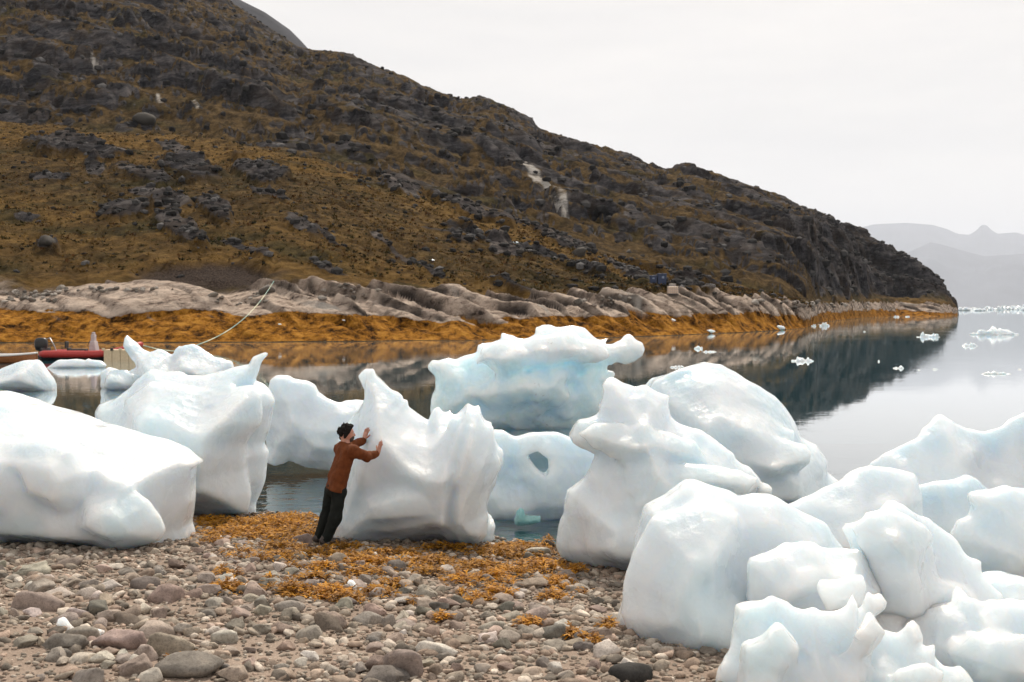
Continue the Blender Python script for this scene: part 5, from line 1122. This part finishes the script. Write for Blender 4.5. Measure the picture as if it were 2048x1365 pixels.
for u in (0.35, 0.65):
    bm = bmesh.new(); box(bm, (LS * u, 0, 0.36), (0.28, 1.35, 0.05), 0.01); bm_obj('thwart', bm, ORG, sk)
bm = bmesh.new(); box(bm, (LS * 0.5, 0.0, 0.0), (LS * 1.02, 0.5, 0.14), 0.03); bm_obj('keel', bm, DKH, sk)
# dark jetty float behind the ice at left
jt = empty('jetty_float', at(60, 724, 76)); jt.location.z = 0; tag(jt, 'dark low jetty float between skiff and red boat', 'jetty')
bm = bmesh.new(); box(bm, (-1.6, 0.6, 0.10), (7.0, 1.1, 0.24), 0.03); bm_obj('deck', bm, DKH, jt)
for k in range(5):
    bm = bmesh.new(); box(bm, (-4.6 + k * 1.5, 0.6, -0.05), (0.5, 0.9, 0.25), 0.05); bm_obj('float', bm, BLK, jt)
# mooring rope from the boulder on the shore to the bow
ra = on_hill(548, 574, 100); ra[2] += 0.35; rb = np.array([b0[0] + Lb * 0.97, BY, 1.05]); lowp = at(436, 686.5, 100)
Pp = []
for u in np.linspace(0, 1, 40):
    q = ra * (1 - u) + rb * u; sag = 4 * u * (1 - u)
    zl = ra[2] * (1 - u) ** 2.6 + 0.12 * (1 - (1 - u) ** 2.6); zl = max(zl, 0.06) if u < 0.72 else 0.06 + (rb[2] - 0.06) * ((u - 0.72) / 0.28) ** 2
    Pp.append((q[0], q[1], zl))
bm = bmesh.new(); tube(bm, Pp, 0.045, 6); ROPE, t, p, o = newmat('rope_fibre'); t.links.new(ramp(t, noise(t, 0.4, 2, 0.5, geo_pos(t)), [(0.42, (0.10, 0.26, 0.22)), (0.58, (0.55, 0.55, 0.36))]), p.inputs['Base Color'])
rope = bm_obj('mooring_rope', bm, ROPE, None, smooth=True); tag(rope, 'pale green mooring rope running from a shore boulder to the boat', 'rope')
# blue bins and caged tank on the far slope
BLUE = plain('blue_plastic', (0.016, 0.032, 0.085), 0.5, var=.15); LBL = plain('pale_print', (0.30, 0.36, 0.50), 0.6); TANK = plain('tank_plastic', (0.66, 0.50, 0.38), 0.5); CAGE = plain('cage_steel', (0.45, 0.40, 0.36), 0.4, metal=0.5)
def bin_(px, py, wpx, hpx, label, marks):
    g = on_hill(px, py, 100); k = g[1] / F; W, Hh = wpx * k, hpx * k
    r_ = empty('plastic_bin', (g[0], g[1], g[2] - 0.15)); tag(r_, label, 'bin', 'blue bins on the far slope')
    bm = bmesh.new(); box(bm, (0, 0, Hh * 0.45 + 0.1), (W, W * 0.8, Hh * 0.9), 0.06); v_ = [q for q in bm.verts if q.co.z < Hh * 0.4]; bmesh.ops.scale(bm, vec=(0.9, 0.9, 1), verts=v_); bm_obj('tub', bm, BLUE, r_)
    bm = bmesh.new(); box(bm, (0, 0, Hh * 0.95 + 0.07), (W * 1.05, W * 0.85, 0.12), 0.03); bm_obj('lid', bm, BLUE, r_)
    for s in (-0.3, 0.3):
        bm = bmesh.new(); box(bm, (s * W, 0, 0.02), (W * 0.22, W * 0.75, 0.16), 0.02); bm_obj('foot', bm, BLK, r_)
    bm = bmesh.new()
    for a in (-1, 0, 1): box(bm, (marks * W + a * 0.09 * W, -W * 0.405, Hh * (0.68 + 0.03 * (a == 0))), (W * 0.06, 0.02, Hh * 0.16), 0.004)
    box(bm, (marks * W, -W * 0.405, Hh * 0.60), (W * 0.26, 0.02, Hh * 0.04), 0.004); bm_obj('print', bm, LBL, r_)
bin_(1306, 568, 14, 15, 'smaller blue plastic bin on the far slope, left of the taller one', 0.0)
bin_(1323, 570, 18, 22, 'taller dark blue plastic bin on the far slope above the caged tank', 0.1)
def tank(px, py, wpx, hpx, label, mt):
    g = on_hill(px, py, 100); k = g[1] / F; W, Hh = wpx * k, hpx * k
    r_ = empty('caged_tank', (g[0], g[1], g[2] - 0.1)); tag(r_, label, 'tank')
    bm = bmesh.new(); box(bm, (0, 0, Hh * 0.52), (W * 0.93, W * 0.85, Hh * 0.86), 0.12); bm_obj('bladder', bm, mt, r_)
    bm = bmesh.new(); box(bm, (0, 0, Hh * 0.04), (W, W * 0.92, Hh * 0.09), 0.01); bm_obj('pallet', bm, DKH, r_)
    for k2 in range(6):
        x = -W * 0.49 + W * 0.98 * k2 / 5; bm = bmesh.new(); tube(bm, [(x, -W * 0.45, Hh * 0.08), (x, -W * 0.45, Hh * 0.97)], 0.025, 6); bm_obj('cage_bar', bm, CAGE, r_)
    for k2 in range(5):
        z = Hh * (0.12 + 0.85 * k2 / 4); bm = bmesh.new(); tube(bm, [(-W * 0.5, -W * 0.45, z), (W * 0.5, -W * 0.45, z), (W * 0.5, W * 0.45, z), (-W * 0.5, W * 0.45, z), (-W * 0.5, -W * 0.45, z)], 0.022, 6, False); bm_obj('cage_hoop', bm, CAGE, r_)
tank(1345, 592, 21, 17, 'caged cream liquid tank on the rocks below the blue bins', TANK)
tank(1344, 575, 13, 8, 'small pale caged tank standing just above the cream one', plain('tank_grey', (0.45, 0.40, 0.38), 0.5))
# boulders along the far shore and on the slope
M_FB = stone_mat('shore_boulder', False)
FB = []
for k in range(6):
    v, f = stone_shape(2, 350 + k, 0.75, 0.7); m = mesh_np('shore_boulder', v, f); m.materials.append(M_STONE); FB.append(m)
rg = np.random.default_rng(91); nb2 = 0
def far_boulder(px, py, wpx, tint, label, group, hs=0.6, name='shore_boulder'):
    global nb2
    g = on_hill(px, py, 100); h = wpx / F * g[1] * 0.5; ob = link(name, FB[nb2 % 6], None); nb2 += 1
    ob.location = (g[0], g[1], g[2] + h * (0.2 if hs < 0.62 else 0.05)); ob.scale = (h, h * rg.uniform(.8, 1.1), h * hs * 1.2); ob.rotation_euler = (rg.uniform(-.2, .2), rg.uniform(-.2, .2), rg.uniform(0, 6.28))
    jf = rg.uniform(0.6, 0.95) * (0.55 if 'hill' in name else 1); ob.color = (*[c * jf for c in TINT[tint]], 1); tag(ob, label, 'boulder', group)
zones = [(0, 120, 586, 606, 60, 'in the far-shore cobble strip'), (120, 360, 577, 586, 26, 'atop the pale whaleback rock'), (420, 560, 585, 612, 16, 'below the mooring rope'), (1150, 1260, 596, 616, 18, 'between far slabs by the iceberg'), (1500, 1760, 603, 618, 26, 'at the headland cliff foot'), (640, 760, 575, 600, 14, 'among the far-shore slabs')]
for x0, x1, y0, y1, n, lab in zones:
    pxs = sorted(rg.uniform(x0, x1, n)); cn = {}
    for k in range(n):
        tint = str(rg.choice(['grey', 'pale grey', 'dark grey', 'grey-brown', 'pink'], p=[.33, .33, .15, .17, .02])); wv = rg.uniform(7, 16) if k else 24
        kd = '%s %s' % ('large' if wv > 13 else 'small', tint); c_n = cn.get(kd, 0); cn[kd] = c_n + 1
        far_boulder(pxs[k], rg.uniform(y0, y1), wv, tint, '%s %s boulder from the left %s' % (ordinal(c_n), kd, lab), 'boulders along the far shore')
for px, py, w_, lab in [(95, 498, 42, 'dark square boulder on the heath above the cobble strip'), (1155, 512, 40, 'dark boulder on the heath left of the blue bins'), (1258, 505, 18, 'dark boulder below the mountain foot'), (1283, 515, 14, 'small dark boulder below the mountain foot'), (1430, 590, 14, 'dark boulder on the right slabs'), (536, 586, 44, 'big grey boulder holding the mooring rope'), (292, 248, 46, 'dark rounded boulder at the upper edge of the yellow meadow'), (1040, 505, 18, 'grey boulder on the heath, left of the dark one')]:
    far_boulder(px, py, w_, 'pale grey' if 'rope' in lab else 'dark grey', lab, 'boulders on the hillside', 0.65, 'hillside_boulder')
for i, (px, py, w_, lab) in enumerate([(1345, 641, 13, 'small white ice bit stranded on the weed below the caged tank'), (1172, 668, 9, 'tiny white ice bit at the far waterline'), (1420, 664, 22, 'sliver of white ice along the far waterline'), (1560, 657, 24, 'white ice sliver at the tip of the rocky point'), (688, 645, 8, 'tiny white ice bit on the far weed'), (1030, 489, 14, 'white rock chip on the heath'), (865, 523, 10, 'lone white rock on the brown slope'), (560, 650, 7, 'white speck of ice on the weed below the rope')]):
    g = on_hill(px, py, 100); h = w_ / F * g[1] * 0.5; v, f = stone_shape(2, 370 + i, 0.5, 0.7)
    tag(based('white_bit', v * h * np.array([1, .7, .8]) + g, f, ICE), lab, 'ice' if 'ice' in lab else 'rock', 'white bits on the far shore')

# heath tufts and loose rock on the slopes: too many to count
rg = np.random.default_rng(123)
okh = (T > 4.06) & (T < 5.25) & (PX > -60) & (PX < 1620) & (rock < 0.35) & (bank < 0.3)
I = np.argwhere(okh); I = I[rg.choice(len(I), 11000, replace=False)]; ii, jj = I[:, 0], I[:, 1]; n = len(I)
P = np.stack([X[ii, jj] + rg.normal(size=n) * 0.3, D[ii, jj] + rg.normal(size=n) * 0.5, Zn[ii, jj]], -1); sz = 0.18 + 0.45 * rg.random(n) ** 2.5
pal = np.array([[0.030, 0.030, 0.012], [0.050, 0.040, 0.014], [0.105, 0.060, 0.018], [0.17, 0.105, 0.034], [0.022, 0.020, 0.010], [0.085, 0.042, 0.015]])
kk = np.where(rg.random(n) < 0.22 + 0.40 * dark[ii, jj], rg.choice([0, 1, 4], n), rg.choice([1, 2, 3, 5], n)); colr = pal[kk] * rg.uniform(0.7, 1.4, (n, 1))
V, C = [], []
for q in range(8):
    a = rg.uniform(0, 6.28, n); e = rg.uniform(0.15, 1.0, n); d = np.stack([np.cos(a) * (1 - e * 0.6), np.sin(a) * (1 - e * 0.6), e * 0.9], -1) * sz[:, None]
    b = rg.normal(size=(n, 3)) * 0.35 * sz[:, None]; o_ = P + rg.normal(size=(n, 3)) * 0.25 * sz[:, None] * np.array([1.3, 1.3, 0.3])
    V.append(np.stack([o_ - b * 0.5, o_ + b * 0.5, o_ + d], 1)); C.append(np.repeat((colr * rg.uniform(0.75, 1.25, (n, 1)))[:, None], 3, 1))
V = np.concatenate(V).reshape(-1, 3); C = np.concatenate(C).reshape(-1, 3)
me = mesh_np('heath_tufts', V, np.arange(len(V)).reshape(-1, 3), False); vcol(me, 'tint', C)
m_tf, t, p, o = newmat('heath_leaves'); t.links.new(N(t, 'ShaderNodeAttribute', attribute_name='tint').outputs['Color'], p.inputs['Base Color']); p.inputs['Roughness'].default_value = 0.9; p.inputs['Specular IOR Level'].default_value = 0.05
tag(link('heath_tufts', me, m_tf), 'low autumn shrubs and grass tufts on the near slope', 'shrubs', kind='stuff')
V, Fc, C = [], [], []; off = 0
for msk_, n, s0, s1 in (((T > 4.05) & (T < 5.3) & (PX > -60) & (PX < 1620) & (rock > 0.3), 1500, 0.15, 0.9), ((T > 4.05) & (T < 5.2) & (PX > -60) & (PX < 1620), 500, 0.15, 0.6), ((T > 5.3) & (T < 7.9) & (PX > -60) & (PX < 1900) & (rock > 0.3), 2000, 0.4, 1.7)):
    I = np.argwhere(msk_); I = I[rg.choice(len(I), n, replace=False)]
    for (i_, j_) in I:
        v, f = lib[1][rg.integers(8)]; s = s0 + (s1 - s0) * rg.random() ** 2.5; a = rg.uniform(0, 6.28); ca, sa = math.cos(a), math.sin(a); q = v * s * np.array([1, 1, 1.2])
        V.append(np.stack([q[:, 0] * ca - q[:, 1] * sa + X[i_, j_], q[:, 0] * sa + q[:, 1] * ca + D[i_, j_], q[:, 2] + Zn[i_, j_] + 0.1 * s], -1)); Fc.append(f + off); off += len(v)
        C.append(np.full((len(v), 3), rg.choice([0.02, 0.035, 0.06, 0.12], p=[.3, .4, .22, .08])) * np.array([1.0, 0.96, 0.95]))
me = mesh_np('loose_rock', np.concatenate(V), np.concatenate(Fc), False); vcol(me, 'tint', np.concatenate(C))
tag(link('loose_rock', me, m_tf), 'loose grey rock fragments scattered over the hillside', 'rocks', kind='stuff')
# ---- haze -------------------------------------------------------------------
def haze(density):
    b = bmesh.new(); bmesh.ops.create_cube(b, size=1.0)
    m = bpy.data.meshes.new('haze'); b.to_mesh(m); b.free()
    mat = bpy.data.materials.new('haze_air'); mat.use_nodes = True; t = mat.node_tree; t.nodes.clear()
    o = N(t, 'ShaderNodeOutputMaterial'); pv = N(t, 'ShaderNodeVolumePrincipled')
    pv.inputs['Color'].default_value = (0.81, 0.87, 0.99, 1); pv.inputs['Density'].default_value = density; pv.inputs['Anisotropy'].default_value = 0.2
    t.links.new(pv.outputs['Volume'], o.inputs['Volume'])
    ob = link('haze', m, mat); ob.scale = (80000, 42000, 2607); ob.location = (0, 20500, 1296.5)
    tag(ob, 'thin pale haze over the fjord', 'haze', kind='stuff')
haze(3.6e-5)
